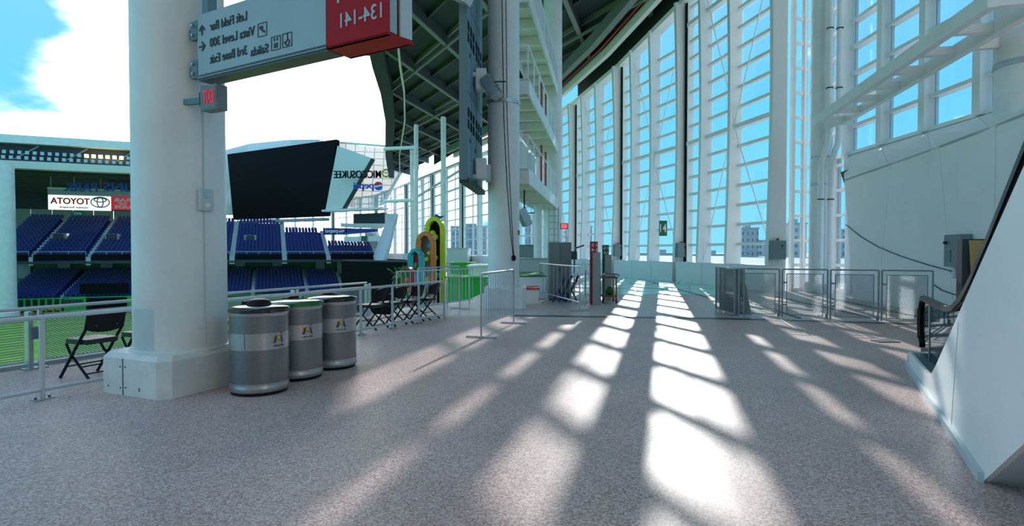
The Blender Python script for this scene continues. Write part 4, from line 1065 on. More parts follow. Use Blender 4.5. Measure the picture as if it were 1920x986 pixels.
# folded chairs leaning together
for k, (dx, lb) in enumerate(((0, 'folded dark blue chair leaning at the left of the folded stack'), (.16, 'folded dark blue chair in the middle of the folded stack'), (.32, 'folded dark blue chair at the right of the folded stack'))):
    b = G(1048 + k * 12, 567)
    t = thing('folded_chair', b, lb, 'chair', 'folded chairs behind the barrier')
    o = V3((.06, .05, 0))
    for s_ in (-.15, .15):
        MB().tube([b + V3((-.18, s_, .015)), b + V3((.20, s_, .80))], .016, 6).build('front_leg', 'lettering_blue', t)
        MB().tube([b + V3((.16, s_ * .8, .015)), b + V3((-.02, s_ * .8, .40))], .016, 6).build('rear_leg', 'lettering_blue', t)
    MB().beam(b + V3((.12, 0, .60)), b + V3((.20, 0, .80)), .36, .02).build('backrest', 'black_plastic', t)
    MB().beam(b + V3((-.06, 0, .26)), b + V3((.10, 0, .58)), .36, .03).build('seat', 'black_seat', t)
# long white handrail slanting behind the barrier
t = thing('ramp_rail', V3((1.0, 18.5, 0)), 'pale double ramp rail slanting behind the crowd barrier', 'railing')
for dz in (0, .25):
    MB().tube([V3((1.95, 18.3, .50 + dz)), V3((2.6, 20.4, .93 + dz))], .025, 6).build('rail', 'rail_paint', t)
for f in (0.05, .5, .95):
    p = V3((1.95, 18.3, 0)).lerp(V3((2.6, 20.4, 0)), f); MB().tube([p, p + UP * (.75 + .43 * f)], .02, 6).build('post', 'rail_paint', t)
# low walls and planters beyond the column
def lowbox(name, c, size, m, label, cat, group=None, cap=None, rz=0):
    t = thing(name, (c[0], c[1], c[2] - size[2] / 2), label, cat, group)
    MB().box(c, size, rz=rz).build('body', m, t, bevel=.02)
    MB().box((c[0], c[1], c[2] + size[2] / 2 + .02), (size[0] + .06, size[1] + .06, .04), rz=rz).build('cap', cap or m, t)
    return t
lowbox('planter', (.62, 19.8, .35), (.9, 3.2, .70), 'panel_white', 'white planter with green and red edging beside the round column', 'planter', cap='dark_green')
lowbox('bench', (.52, 17.0, .2), (.5, 1.0, .42), 'panel_white', 'low white bench with red seat right of the round column', 'bench', cap='pepsi_red')
lowbox('kiosk', P(985, 477, 29.0), (1.5, 1.0, .9), 'box_grey', 'grey equipment box behind the round column at eye height', 'box')
MB().box(P(985, 477, 29.0) + V3((0, 0, -.9)), (1.1, .7, .94)).build('stand', 'stand_grey', bpy.data.objects['kiosk'])
lowbox('planter', V3((.85, 22.6, .60)), (1.3, .6, 1.2), 'concrete', 'grey concrete block under the catwalk columns', 'block')
# control boxes on the window wall
for k, (px, py, Jn, dp) in enumerate(((1452, 469, 1, .0), (1276, 476, 2, 0), (1160, 479, 3, 0))):
    A, B = JT[Jn], JT[Jn + 1]; e_ = (B - A).normalized(); i_ = V3((-e_.y, e_.x, 0)); w_ = .56
    c = A + e_ * (-.02 + .02 * (B - A).length - .12) + i_ * .45 + UP * (1.0 + .55)
    t = thing('control_box', c - UP * .5, ('grey control box with red beacon on the nearest window bay', 'grey control box with red beacon on the second window bay', 'grey control box with red beacon on the third window bay')[k], 'control box', 'control boxes on the window wall')
    ax_ = (i_, -e_, UP)
    MB().box(c, (w_, .24, .70), ax=ax_).build('housing', 'box_grey', t, bevel=.015)
    MB().box(c - e_ * .125 + UP * .15 - i_ * .1, (.06, .02, .09), ax=ax_).build('switch', 'dark_metal', t)
    MB().cyl(c + UP * .35, .05, .09, 10).build('beacon', 'pepsi_red', t)
    for q in (-.18, -.06, .06, .18): MB().tube([c + i_ * q - UP * .35, c + i_ * q - UP * .56], .02, 6).build('conduit', 'frame_white', t)
# hanging gate number
gn = P(1243, 428, 29.4)
t = thing('gate_sign', gn, 'dark green hanging sign with a white gate number in the windows', 'sign')
MB().box(gn, (.40, .04, .78)).build('plate', 'sign_green', t)
text('lettering', '14', 'text_white', gn + V3((-.16, -.03, -.20)), (1, 0, 0), UP, .32, .42, t, .005)
for x in (-.15, .15): MB().tube([gn + V3((x, 0, .39)), gn + V3((x, .3, 2.2))], .008, 5).build('hanger', 'frame_white', t)
er = P(1057.5, 424, 25.5)
t = thing('exit_sign', er, 'small red lit exit sign hung before the far windows', 'exit sign')
MB().box(er, (.34, .12, .26)).build('housing', 'exit_grey', t, bevel=.01)
MB().box(er + V3((.0, -.065, 0)), (.24, .012, .18)).build('lit_face', 'led_red', t)
MB().tube([er + UP * .1, er + V3((-.25, .3, 2.1))], .012, 5).build('hanger', 'frame_white', t)
# lamp post by the cabinet
lp = G(1077, 548)
t = thing('path_light', lp, 'thin dark path light with a bent arm beside the tall cabinet', 'lamp')
MB().tube([lp, lp + UP * 1.45, lp + V3((.06, 0, 1.62)), lp + V3((.35, 0, 1.72))], .03, 6).build('pole', 'dark_metal', t)
MB().box(lp + V3((-.02, 0, 1.35)), (.22, .2, .3)).build('lantern', 'dark_metal', t, bevel=.02)

# ================================================================ RIGHT WALL FITTINGS
def wallpt(px, py, n=0.0): return on_wall(px, py) + WN * n
bc = wallpt(1808, 470, .14)
t = thing('switch_box', bc - UP * .4, 'grey electrical switch box with small window on the white panelled wall', 'switch box')
axw = (WD, WN, UP)
MB().box(bc, (.62, .22, .72), ax=axw).build('housing', 'box_grey', t, bevel=.015)
MB().box(bc + WN * .115 - WD * .14 - UP * .12, (.22, .02, .26), ax=axw).build('window', 'bracket_steel', t)
MB().tube([bc + WN * .11 - WD * .2 + UP * .18, bc + WN * .17 - WD * .2 + UP * .18], .035, 10).build('switch', 'dark_metal', t)
for q in (-.05, .12): MB().tube([bc - WD * -q - UP * .36, bc - WD * -q - UP * .62], .06, 10).build('conduit_stub', 'box_light', t)
t = thing('wall_cable', wallpt(1586, 421), 'thin dark cable sagging across the white panelled wall', 'cable')
pts = [wallpt(a, b, .02) for a, b in ((1586, 421), (1615, 444), (1650, 464), (1690, 480), (1740, 496), (1796, 511))]
MB().tube(pts, .012, 6).build('cable_run', 'dark_metal', t)
pts = [wallpt(a, b, .02) for a, b in ((1752, 533), (1770, 545), (1792, 552), (1830, 556))]
MB().tube(pts, .012, 6).build('cable_run', 'dark_metal', t)
dc = c6 + V3((-.15, -.72, 0)); dc.z = P(1900, 203, dc.y).z
t = thing('dome_camera', dc, 'white dome camera on an arm at the right edge', 'camera')
MB().tube([dc + V3((.32, .3, .14)), dc + V3((.1, .05, .12)), dc + V3((0, 0, .08))], .05, 10).build('arm', 'box_light', t, smooth=True)
MB().sphere(dc, .15, 16, 10, .8).build('shroud', 'box_light', t, smooth=True)
MB().sphere(dc - V3((.03, .03, .07)), .10, 14, 8, .9).build('dome', 'black_gloss', t, smooth=True)

# ================================================================ STANDS ACROSS THE FIELD
F0 = V3((-71.1, 80, 0)); SE = V3((.92, .39, 0)).normalized(); SB = V3((-SE.y, SE.x, 0)); SRZ = math.atan2(SE.y, SE.x)
def ST(t, d, z): return F0 + SE * t + SB * d + UP * z
def tpx(px, d=0.0):          # position along the stand seen at this pixel
    q = (px - CX) / F; p = F0 + SB * d; return (q * p.y - p.x) / (SE.x - q * SE.y)
UPZ, UPR, ROW = .73, .42, 1.08
seats_up = [(tpx(-30), tpx(54), 16), (tpx(62), tpx(161), 16), (tpx(170), tpx(258), 16), (tpx(266), tpx(345), 16), (tpx(353), tpx(430), 16), (tpx(440), tpx(529), 16), (tpx(538), tpx(612), 12), (tpx(620), tpx(704), 6)]
ud = thing('upper_deck', ST(20, 0, UPZ), 'upper deck of the grandstand with stepped rows across the field', 'grandstand')
TL, TR = tpx(-60), tpx(712)
prof = [(0, -.5)]
for k in range(17): prof += [(k * ROW, UPZ + k * UPR - .4), ((k + 1) * ROW, UPZ + k * UPR - .4)]
prof += [(17 * ROW, -.5)]
for (t0, t1, n) in seats_up:
    pr = [(0, -.3)]
    for k in range(n): pr += [(k * ROW, UPZ + k * UPR - .42), ((k + 1) * ROW, UPZ + k * UPR - .42)]
    pr += [(n * ROW, -.3 + n * UPR * .8)]
    MB().prism([ST(t0, d, z) for d, z in pr], SE * (t1 - t0)).build('terrace', 'lettering_blue', ud)
    MB().prism([ST(t0 + .1, -.15, UPZ + .25), ST(t1 - .1, -.15, UPZ + .25), ST(t1 - .1, -.15, UPZ - .62), ST(t0 + .1, -.15, UPZ - .62)], SB * .12).build('ribbon_board', 'board_black', ud)
    MB().prism([ST(t0, -.02, UPZ + .62), ST(t1, -.02, UPZ + .62), ST(t1, -.02, UPZ + .68), ST(t0, -.02, UPZ + .68)], SB * .06).build('front_rail', 'rail_paint', ud)
    nn_ = max(2, int((t1 - t0) / 1.6))
    for k in range(nn_ + 1): piece('rail_post', 'rail_paint', ST(t0 + (t1 - t0) * k / nn_, -.02, UPZ + .4), (.05, .05, .5), SRZ, ud)
# aisles: pale steps between the blocks
for (a, b) in zip(seats_up[:-1], seats_up[1:]):
    n = max(a[2], b[2]); tA, tB = a[1], b[0]
    pr = [(-.1, -.6)]
    for k in range(n): pr += [(k * ROW - .1, UPZ + k * UPR - .1), ((k + 1) * ROW - .1, UPZ + k * UPR - .1)]
    pr += [(n * ROW, -.3 + n * UPR * .8)]
    MB().prism([ST(tA, d, z) for d, z in pr], SE * (tB - tA)).build('aisle_steps', 'concrete', ud)
a = seats_up[-1]
pr = [(-.1, -.6)]
for k in range(11): pr += [(k * ROW - .1, UPZ + k * UPR), ((k + 1) * ROW - .1, UPZ + k * UPR)]
pr += [(11 * ROW, 3)]
MB().prism([ST(a[1], d, z) for d, z in pr], SE * 1.2).build('aisle_steps', 'concrete', ud)
MB().prism([ST(a[1] + 1.3, -.5, -.8), ST(a[1] + 1.3, 0, UPZ + .8), ST(a[1] + 1.3, 13, UPZ + 6.8), ST(a[1] + 1.3, 13, 5)], SE * .5).build('end_parapet', 'white_paint', ud)
# vomitory openings
for px in (118, 215, 470):
    tt = tpx(px, 8.5); 
    MB().box(ST(tt, 8.6, UPZ + 8 * UPR - .35), (1.9, 3.4, .9), rz=SRZ).build('vomitory', 'concrete', ud)
    MB().box(ST(tt, 7.2, UPZ + 7.4 * UPR - .1), (1.3, 1.6, .8), rz=SRZ).build('vomitory_opening', 'dark_metal', ud)
# seats: blue, one by one in the two front rows, the rest as a mass
def seat_mesh():
    mb = MB(); mb.box((0, -.1, .0), (.46, .44, .10)); mb.box((0, .14, .26), (.46, .08, .52)); return mb
sm = bpy.data.meshes.new('stadium_seat'); _s = seat_mesh(); sm.from_pydata(_s.v, [], _s.f); sm.materials.append(M['seat_blue'])
cnt = 0
mass = MB()
for si, (t0, t1, n) in enumerate(seats_up):
    for k in range(n):
        t = t0 + .35
        while t < t1 - .25:
            p = ST(t, k * ROW + .6, UPZ + k * UPR)
            pxs = CX + p.x / p.y * F
            vis = (-5 < pxs < 238) or (422 < pxs < 730)
            if True:
                if vis and k < 3 and cnt < 300:
                    o = bpy.data.objects.new('stadium_seat', sm); COL.objects.link(o); o.matrix_basis = Matrix.Translation(p) @ Matrix.Rotation(SRZ, 4, 'Z'); cnt += 1
                    tag(o, 'dark blue stadium seat in the front rows of the upper deck', 'seat', 'blue seats in the front rows of the upper deck')
                else:
                    X, Y = SE, SB
                    mass.box(p - SB * .1, (.46, .44, .10), ax=(SE, SB, UP)); mass.box(p + SB * .14 + UP * .26, (.46, .08, .52), ax=(SE, SB, UP))
            t += .56
o = mass.build('upper_deck_seats', 'seat_blue'); tag(o, 'mass of dark blue seats filling the upper deck rows', 'seats', kind='stuff')
# lower stand
ldk = thing('lower_stand', ST(20, 0, -5.2), 'lower grandstand with blue rows in the shade of the upper deck', 'grandstand')
LZ, LR_, LROW = -5.0, .27, 1.08
seats_lo = [(tpx(0, -1), tpx(112, -1), 13, 'seat_blue'), (tpx(118, -1), tpx(250, -1), 13, 'seat_blue'), (tpx(256, -1), tpx(392, -1), 13, 'seat_blue'), (tpx(400, -1), tpx(470, -1), 13, 'seat_blue'), (tpx(476, -1), tpx(572, -1), 13, 'seat_blue'), (tpx(577, -1), tpx(640, -1), 11, 'seat_blue')]
massl = MB()
for (t0, t1, n, _m) in seats_lo:
    pr = [(-2, FIELD_Z)]
    for k in range(n): pr += [(k * LROW - 2, LZ + k * LR_ - .35), ((k + 1) * LROW - 2, LZ + k * LR_ - .35)]
    pr += [(n * LROW - 2, FIELD_Z)]
    MB().prism([ST(t0, d, z) for d, z in pr], SE * (t1 - t0)).build('terrace', 'lettering_blue', ldk)
    for k in range(n):
        t = t0 + .35
        while t < t1 - .25:
            p = ST(t, k * LROW - 1.4, LZ + k * LR_); massl.box(p - SB * .1, (.46, .44, .10), ax=(SE, SB, UP)); massl.box(p + SB * .14 + UP * .26, (.46, .08, .52), ax=(SE, SB, UP)); t += .56
    pr = [(-2, FIELD_Z)]
    for k in range(n): pr += [(k * LROW - 2, LZ + k * LR_ - .1), ((k + 1) * LROW - 2, LZ + k * LR_ - .1)]
    pr += [(n * LROW - 2, FIELD_Z)]
    MB().prism([ST(t1, d, z) for d, z in pr], SE * .55).build('aisle_steps', 'concrete', ldk)
o = massl.build('lower_stand_seats', 'seat_blue'); tag(o, 'mass of dark blue seats filling the shaded lower stand', 'seats', kind='stuff')
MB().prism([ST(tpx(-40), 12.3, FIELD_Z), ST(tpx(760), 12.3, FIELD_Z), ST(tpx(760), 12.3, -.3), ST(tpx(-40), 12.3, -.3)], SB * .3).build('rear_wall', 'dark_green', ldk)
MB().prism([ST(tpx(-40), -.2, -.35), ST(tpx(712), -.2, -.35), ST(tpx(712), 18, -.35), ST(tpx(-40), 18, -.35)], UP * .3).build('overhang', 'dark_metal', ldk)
for px in (45, 120, 200, 255, 450, 520, 600, 640):
    piece('pier', 'stand_grey', ST(tpx(px, 11.8), 11.9, -1.6), (1.6, .4, 2.4), SRZ, ldk)
# green field wall: rail fence, gates and dark boards
fwl = thing('field_wall', ST(8, -3, FIELD_Z), 'bright green field wall with railings and dark padded boards', 'wall')
def fwp(px, z, d=-3.2): t = tpx(px, d); return ST(t, d, z)
for (p0, p1, z0, z1, m, nm, d) in ((-30, 128, -5.18, -5.02, 'bright_green', 'top_rail', -3.2), (118, 160, -6.9, -4.95, 'bright_green', 'gate_panel', -3.2), (128, 240, -5.15, -5.02, 'bright_green', 'top_rail', -3.1), (-30, 128, -7, -5.2, 'dark_metal', 'dugout_back', -2.2),
                              (160, 236, -7, -5.3, 'board_black', 'padded_board', -3.2), (148, 240, -4.6, -3.15, 'board_black', 'dark_board', -2.6), (236, 300, -7, -5.0, 'bright_green', 'wall_panel', -3.0), (400, 700, -7.0, -5.55, 'bright_green', 'wall_panel', -3.2), (400, 700, -5.4, -5.25, 'bright_green', 'top_rail', -3.2), (400, 463, -6.2, -5.6, 'pepsi_red', 'banner', -3.3), (480, 494, -6.2, -5.6, 'yellow', 'banner', -3.3), (464, 480, -6.2, -5.6, 'white_paint', 'banner', -3.3)):
    a, b = fwp(p0, z0, d), fwp(p1, z0, d); MB().prism([a, b, V3((b.x, b.y, z1)), V3((a.x, a.y, z1))], SB * .2).build(nm, m, fwl)
for k in range(10):
    p = fwp(4 + k * 13.5, -6.1); MB().box(p, (.22, .2, 1.9), rz=SRZ).build('fence_post', 'bright_green', fwl)
for k in range(9):
    p = fwp(-4 + k * 13.8, -6.55, -2.6); MB().box(p, (.55, .3, .5), rz=SRZ).build('bench_seat', 'gold', fwl)
for px in (124, 136, 148): MB().box(fwp(px, -5.7, -3.42), (.7, .06, .8), rz=SRZ).build('gate_window', 'dark_metal', fwl)
stru(MB().prism([ST(tpx(-60) - 20, -9.5, FIELD_Z + .02), ST(tpx(720), -9.5, FIELD_Z + .02), ST(tpx(720), -3, FIELD_Z + .02), ST(tpx(-60) - 20, -3, FIELD_Z + .02)], UP * .02).build('ground_track', 'dirt'))
# dark batter's wall and concrete end block
be = thing('backdrop_wall', ST(tpx(700), 2, FIELD_Z), 'large plain black backdrop wall right of the lower stand', 'wall')
a, b = P(640, 500, 80), P(762, 500, 72)
MB().prism([V3((a.x, a.y, FIELD_Z)), V3((b.x, b.y, FIELD_Z)), V3((b.x, b.y, .05)), V3((a.x, a.y, .05))], (.3, 1.0, 0)).build('panel', 'board_black', be)
MB().prism([V3((a.x, a.y, .05)), V3((b.x, b.y, .05)), V3((b.x, b.y, .25)), V3((a.x, a.y, .25))], (.3, 1.2, 0)).build('coping', 'dark_metal', be)

# big round white column and beam of the far stand
fc = P(-2, 500, 74); fc.z = FIELD_Z
t = thing('support_column', fc, 'huge white round column at the left edge before the far stand', 'column')
MB().lathe([(1.75, 0), (1.7, 19.7)], fc, 32).build('shaft', 'column_paint', t, smooth=True)
MB().lathe([(1.8, 0), (2.0, 0), (2.0, .6), (1.8, .7)], fc, 32).build('collar', 'plinth_paint', t, smooth=True)
fb = thing('stand_canopy', ST(0, 4, 12.7), 'canopy of the far stand with cream beam and floodlight gantry', 'canopy')
TA, TB = tpx(-40) - 45, tpx(300)
def cbx_(d0, d1, z0, z1, nm, m, ta=TA, tb__=TB):
    MB().prism([ST(ta, d0, z0), ST(tb__, d0, z0), ST(tb__, d1, z0), ST(ta, d1, z0)], UP * (z1 - z0)).build(nm, m, fb)
cbx_(-4.0, -2.4, 12.6, 13.6, 'edge_beam', 'cream'); cbx_(-2.4, 40, 13.0, 13.7, 'ceiling', 'roof_steel'); cbx_(-3.2, 38, 16.1, 17.2, 'top_fascia', 'white_paint')
cbx_(-3.6, -3.4, 13.6, 13.85, 'gantry_rail', 'dark_metal'); cbx_(-2.0, -1.0, 13.7, 16.1, 'gantry_back', 'dark_metal')
nl = 80
for k in range(nl):
    t = TA + (TB - TA) * k / nl
    for r_ in range(2): piece('floodlamp', 'galvanised' if not (r_ == 1 and 164 < CX + F * ST(t, -3, 0).x / ST(t, -3, 0).y < 240) else 'lamp_warm', ST(t, -3.4 + .3 * r_, 14.1 + r_ * .75), (.42, .3, .45), SRZ, fb)
for k in range(12): MB().beam(ST(TA + (TB - TA) * k / 12, -3.4, 13.7), ST(TA + (TB - TA) * (k + .5) / 12, -2.6, 15.9), .12, .12).build('gantry_strut', 'gate_metal', fb)
for k in range(7): MB().beam(ST(TA, 3 + k * 5, 12.7), ST(TB, 3 + k * 5, 12.7), .3, .6).build('roof_beam', 'roof_rib', fb)
bw = thing('stand_back_wall', ST(5, 36, 0), 'grey panelled back wall inside the far stand', 'wall')
for k in range(20):
    ta = TA + (TB - TA) * k / 20; MB().prism([ST(ta + .05, 36, -7), ST(ta + (TB - TA) / 20 - .05, 36, -7), ST(ta + (TB - TA) / 20 - .05, 36, 9.5), ST(ta + .05, 36, 9.5)], SB * .3).build('panel', 'stand_grey', bw)
MB().prism([ST(TA, 36.2, 9.5), ST(TB, 36.2, 9.5), ST(TB, 36.2, 13), ST(TA, 36.2, 13)], SB * .3).build('upper_panel', 'dark_metal', bw)
# sign board on the far stand
dS = 6.0
def fs(px, py, d=dS): t = tpx(px, d); p = ST(t, d, 0); return V3((p.x, p.y, EYE - (py - HOR) / F * p.y))
sb_ = thing('stand_sign', fs(165, 398), 'white and dark red advertising board above the upper deck seats', 'sign')
def quadp(x0, x1, y0, y1, m, nm, d=dS, th=.25):
    a, b = fs(x0, y1, d), fs(x1, y1, d); z1 = fs((x0 + x1) / 2, y0, d).z; z0 = fs((x0 + x1) / 2, y1, d).z
    return MB().prism([V3((a.x, a.y, z0)), V3((b.x, b.y, z0)), V3((b.x, b.y, z1)), V3((a.x, a.y, z1))], SB * th).build(nm, m, sb_)
quadp(92, 209, 367, 394, 'sign_lit', 'white_board'); quadp(210, 262, 368, 394, 'sign_lit_red', 'red_board'); quadp(91, 262, 357, 367, 'stand_grey', 'header_strip'); quadp(91, 262, 354, 357, 'board_white', 'header_cap')
def ftext(s, x0, x1, y0, y1, m, d=dS - .06):
    r_ = fs(x1, y1, d); l_ = fs(x0, y1, d); zt_ = fs((x0 + x1) / 2, y0, d).z; zb_ = fs((x0 + x1) / 2, y1, d).z
    text('lettering', s, m, V3((r_.x, r_.y, zb_)), -SE, UP, (r_ - l_).length, zt_ - zb_, sb_, .04, bold=.03)
ftext('TOYOTA', 96, 170, 371, 383, 'toyota_red'); ftext('moving forward', 114, 167, 386.5, 392, 'logo_grey'); ftext('RAB', 216, 247, 372, 378.5, 'text_white'); ftext('UDS', 216, 247, 385, 391, 'text_white'); ftext('AND', 223, 240, 380, 383.5, 'text_white')
ftext('PARK', 121, 185, 343, 359, 'pepsi_blue', dS - .5); ftext('MARLINS', 195, 318, 344, 360, 'pepsi_blue', dS - .5)
ec = (fs(174, 389), fs(205, 370)); cc = (ec[0] + ec[1]) / 2 - SB * .06
k_ = cc.y / F
for (rx, rz_, oz) in ((14.5 * k_, 9.5 * k_, 0), (4.8 * k_, 9 * k_, 0), (9.5 * k_, 3.8 * k_, 4.2 * k_)):
    MB().tube([cc + SE * (rx * math.cos(R(a))) + UP * (oz + rz_ * math.sin(R(a))) for a in range(0, 360, 15)], .09, 6, closed=True).build('emblem_ring', 'logo_grey', sb_)
for px in (96, 140, 190, 250): MB().tube([fs(px, 393) + SB * .4, V3((fs(px, 393).x, fs(px, 393).y, 13.05)) + SB * .4], .08, 6).build('support_post', 'stand_grey', sb_)
nb_ = thing('aisle_sign', fs(150, 400), 'small dark section number sign under the advertising board', 'sign')
MB().box(fs(150, 400.5), (1.6, .1, .7), rz=SRZ).build('plate', 'sign_green', nb_)
r_ = fs(154.5, 403); text('lettering', '443', 'text_white', r_ - SB * .1, -SE, UP, .9, .4, nb_, .02)

# ================================================================ SCOREBOARD
SB1, SB2 = 118.0, 104.0
sc = thing('scoreboard', P(530, 412, 112), 'giant black scoreboard screen in a white frame above the far seats', 'scoreboard')
q = [P(428, 290, SB1), P(632, 262, SB2), P(613, 405, SB2), P(438, 412, SB1)]
MB().prism(q, (.3, 1.2, 0)).build('screen', 'board_black', sc)
q2 = [P(416, 306, SB1 + 1.6), P(424, 282, SB1 + 1.6), P(470, 270, SB1 + 1.6), P(540, 263, 115), P(600, 262, 110), P(600, 300, 110), P(600, 395, 110), P(424, 403, SB1 + 1.6), P(417, 385, SB1 + 1.6)]
MB().prism(q2, (.3, 1.5, 0)).build('white_shell', 'white_paint', sc)
q3 = [P(634, 274, 104), P(697, 297, 101), P(643, 391, 102), P(611, 393, 104)]
MB().prism(q3, (.2, .8, 0)).build('white_wing', 'cream', sc)
q4 = [P(697, 297, 100.9), P(700, 299, 100.9), P(645, 392, 101.9), P(642, 391, 101.9)]
MB().prism(q4, (.2, .9, 0)).build('wing_edge', 'dark_metal', sc)
m = bpy.data.materials.new('mesh_screen'); m.use_nodes = True; tn = m.node_tree; pb = tn.nodes['Principled BSDF']; pb.inputs['Base Color'].default_value = (.55, .58, .56, 1); pb.inputs['Alpha'].default_value = .62; M['mesh_screen'] = m
q5 = [P(636, 268, 106), P(773, 286, 100), P(720, 382, 101), P(700, 392, 102), P(612, 393, 106)]
MB().prism(q5, (.1, .15, 0)).build('mesh_screen', 'mesh_screen', sc)
for k in range(9):
    y = 288 + k * 12; xr = 773 - (y - 286) * .56; MB().tube([P(636, y - 4, 106.3), P(xr, y, 100.6)], .05, 4).build('screen_wire', 'box_light', sc)
for k in range(7):
    x = 650 + k * 18; MB().tube([P(x, 270 + k * 2.6, 106.3 - k * .8), P(x - 8, 390 - max(0, k - 4) * 12, 106.5 - k * .8)], .06, 4).build('screen_wire', 'box_light', sc)
MB().tube([P(775, 283, 100), P(718, 384, 101)], .30, 6).build('screen_edge', 'white_paint', sc); MB().tube([P(640, 268, 105.5), P(778, 279, 100)], .22, 6).build('screen_edge', 'white_paint', sc)
MB().beam(P(612, 396, 104), P(722, 391, 100), 2.5, .35).build('ledge', 'white_paint', sc)
MB().beam(P(425, 418, 116), P(612, 411, 104), 1.6, .5).build('underside_beam', 'stand_grey', sc)
def stext(s, x0, x1, y0, y1, m_, Y):
    a, b = P(x1, y1, Y), P(x0, y1 + .5, Y + 1.6); text('lettering', s, m_, a, (b - a), UP, (b - a).length, (y1 - y0) / F * Y, sc, .12)
stext('MICCOSUKEE', 627, 715, 320, 334, 'board_black', 99.6); stext('pepsi', 664, 701, 342, 358, 'pepsi_blue', 99.6)
for (px, py, r_, col) in ((724.5, 325, .62, 'gold'),):
    c = P(px, py, 99.4); MB().tube([c + V3((math.cos(R(a)) * r_, 0, math.sin(R(a)) * r_)) for a in range(0, 360, 20)], .18, 6, closed=True).build('emblem', col, sc); MB().box(c, (.5, .1, .3)).build('emblem', 'board_white', sc)
def ball(c, r_, par):
    n = 16
    def band(f0, f1, m_):
        up_ = [(a, a) for a in ()]
        pts = []
        for k in range(n + 1):
            x = -1 + 2 * k / n; lim = math.sqrt(max(0, 1 - x * x)); y = f1(x); pts.append((x, max(-lim, min(lim, y))))
        for k in range(n, -1, -1):
            x = -1 + 2 * k / n; lim = math.sqrt(max(0, 1 - x * x)); y = f0(x); pts.append((x, max(-lim, min(lim, y))))
        MB().prism([c + V3((x * r_, 0, y * r_)) for x, y in pts], (0, .15, 0)).build('emblem', m_, par)
    wv = lambda x: .12 * math.sin(x * 2.2)
    band(lambda x: wv(x) + .18, lambda x: 2, 'pepsi_red'); band(lambda x: wv(x) - .18, lambda x: wv(x) + .18, 'text_white'); band(lambda x: -2, lambda x: wv(x) - .18, 'pepsi_blue')
ball(P(710, 349, 99.2), .75, sc)
# press level under the screen
pr_ = thing('press_box', P(680, 420, 101), 'dark glazed press box under the mesh screen', 'press box')
a, b = P(663, 421, 103), P(722, 419, 100)
MB().prism([a, b, P(722, 399, 100), P(663, 401, 103)], (.3, 3, 0)).build('glazed_front', 'dark_metal', pr_)
MB().prism([P(640, 425, 103), P(708, 428, 100.5), P(722, 419, 100), P(640, 419, 103)], (.2, 2, 0)).build('parapet', 'cream', pr_)
pbd = thing('drink_board', P(650, 440, 102), 'long dark blue drinks advertising board beside the press box', 'sign')
MB().prism([P(606, 440, 103), P(646, 440, 101.6), P(705, 434, 99.8), P(705, 429, 99.8), P(606, 427, 103)], (.2, .5, 0)).build('board', 'lettering_blue', pbd)
a, b = P(634, 438.5, 101.6), P(611, 438.5, 102.4)
text('lettering', 'pepsi', 'text_white', a - V3((0, .2, 0)), (b - a), UP, (b - a).length, .85, pbd, .05); ball(P(640.5, 433.5, 101.2), .55, pbd)
wp = thing('exit_parapet', P(680, 455, 99), 'white parapet with a small green exit sign above the short seat block', 'parapet')
MB().prism([P(646, 453, 100.3), P(722, 452, 97.5), P(722, 442.5, 97.5), P(646, 443.5, 100.3)], (.2, .6, 0)).build('parapet', 'white_paint', wp)
MB().box(P(683, 447, 98.5), (1.0, .1, .9)).build('exit_plate', 'sign_green', wp)
for k in range(18): piece('baluster', 'rail_paint', P(648 + k * 4.1, 440, 100.2 - k * .15), (.05, .05, .7), 0, wp)
# end stair beside the stand
sx = thing('end_stair', P(735, 430, 92), 'white stair block with sloping parapet at the end of the upper deck', 'stair')
MB().prism([P(718, 492, 92), P(738, 420, 98), P(741, 400, 98), P(722, 402, 98), P(722, 420, 97), P(700, 480, 92), P(702, 490, 92)], (.3, 1.5, 0)).build('parapet', 'box_light', sx)
bst = V3((P(712, 490, 92.5).x, 93.2, -3.5)); MB().box(bst, (1.6, 1.6, 7)).build('pier', 'stand_grey', sx)

# ================================================================ POLES, ARCHES, GREEN BLOCKS
for (px, pt, Y, r_, lab) in ((781, 236, 42, .16, 'tall white pole left of the yellow arch'), (832, 222, 40, .18, 'tallest white pole just behind the yellow arch'), (773, 283, 46, .16, 'white pole carrying the corner of the mesh screen frame')):
    a = P(px, pt, Y); t = thing('flag_pole', V3((a.x, a.y, FIELD_Z)), lab, 'pole', 'white poles by the arches')
    MB().tube([V3((a.x, a.y, FIELD_Z)), a], r_, 12).build('shaft', 'white_paint', t, smooth=True); MB().sphere(a, r_ * 1.05, 12, 6, .5).build('cap', 'white_paint', t, smooth=True)
    MB().cyl((a.x, a.y, FIELD_Z), r_ * 2, .3, 12).build('base', 'plinth_paint', t)
t = thing('strut_frame', P(776, 380, 44), 'white horizontal struts joining the poles by the mesh screen', 'frame')
MB().tube([P(722, 280, 46.2), P(781, 277, 42.4)], .14, 8).build('strut', 'white_paint', t); MB().tube([P(722, 378, 46.2), P(781, 375, 42.4)], .14, 8).build('strut', 'white_paint', t); MB().tube([P(773, 375, 45.6), P(866, 318, 45)], .10, 8).build('brace', 'box_light', t)
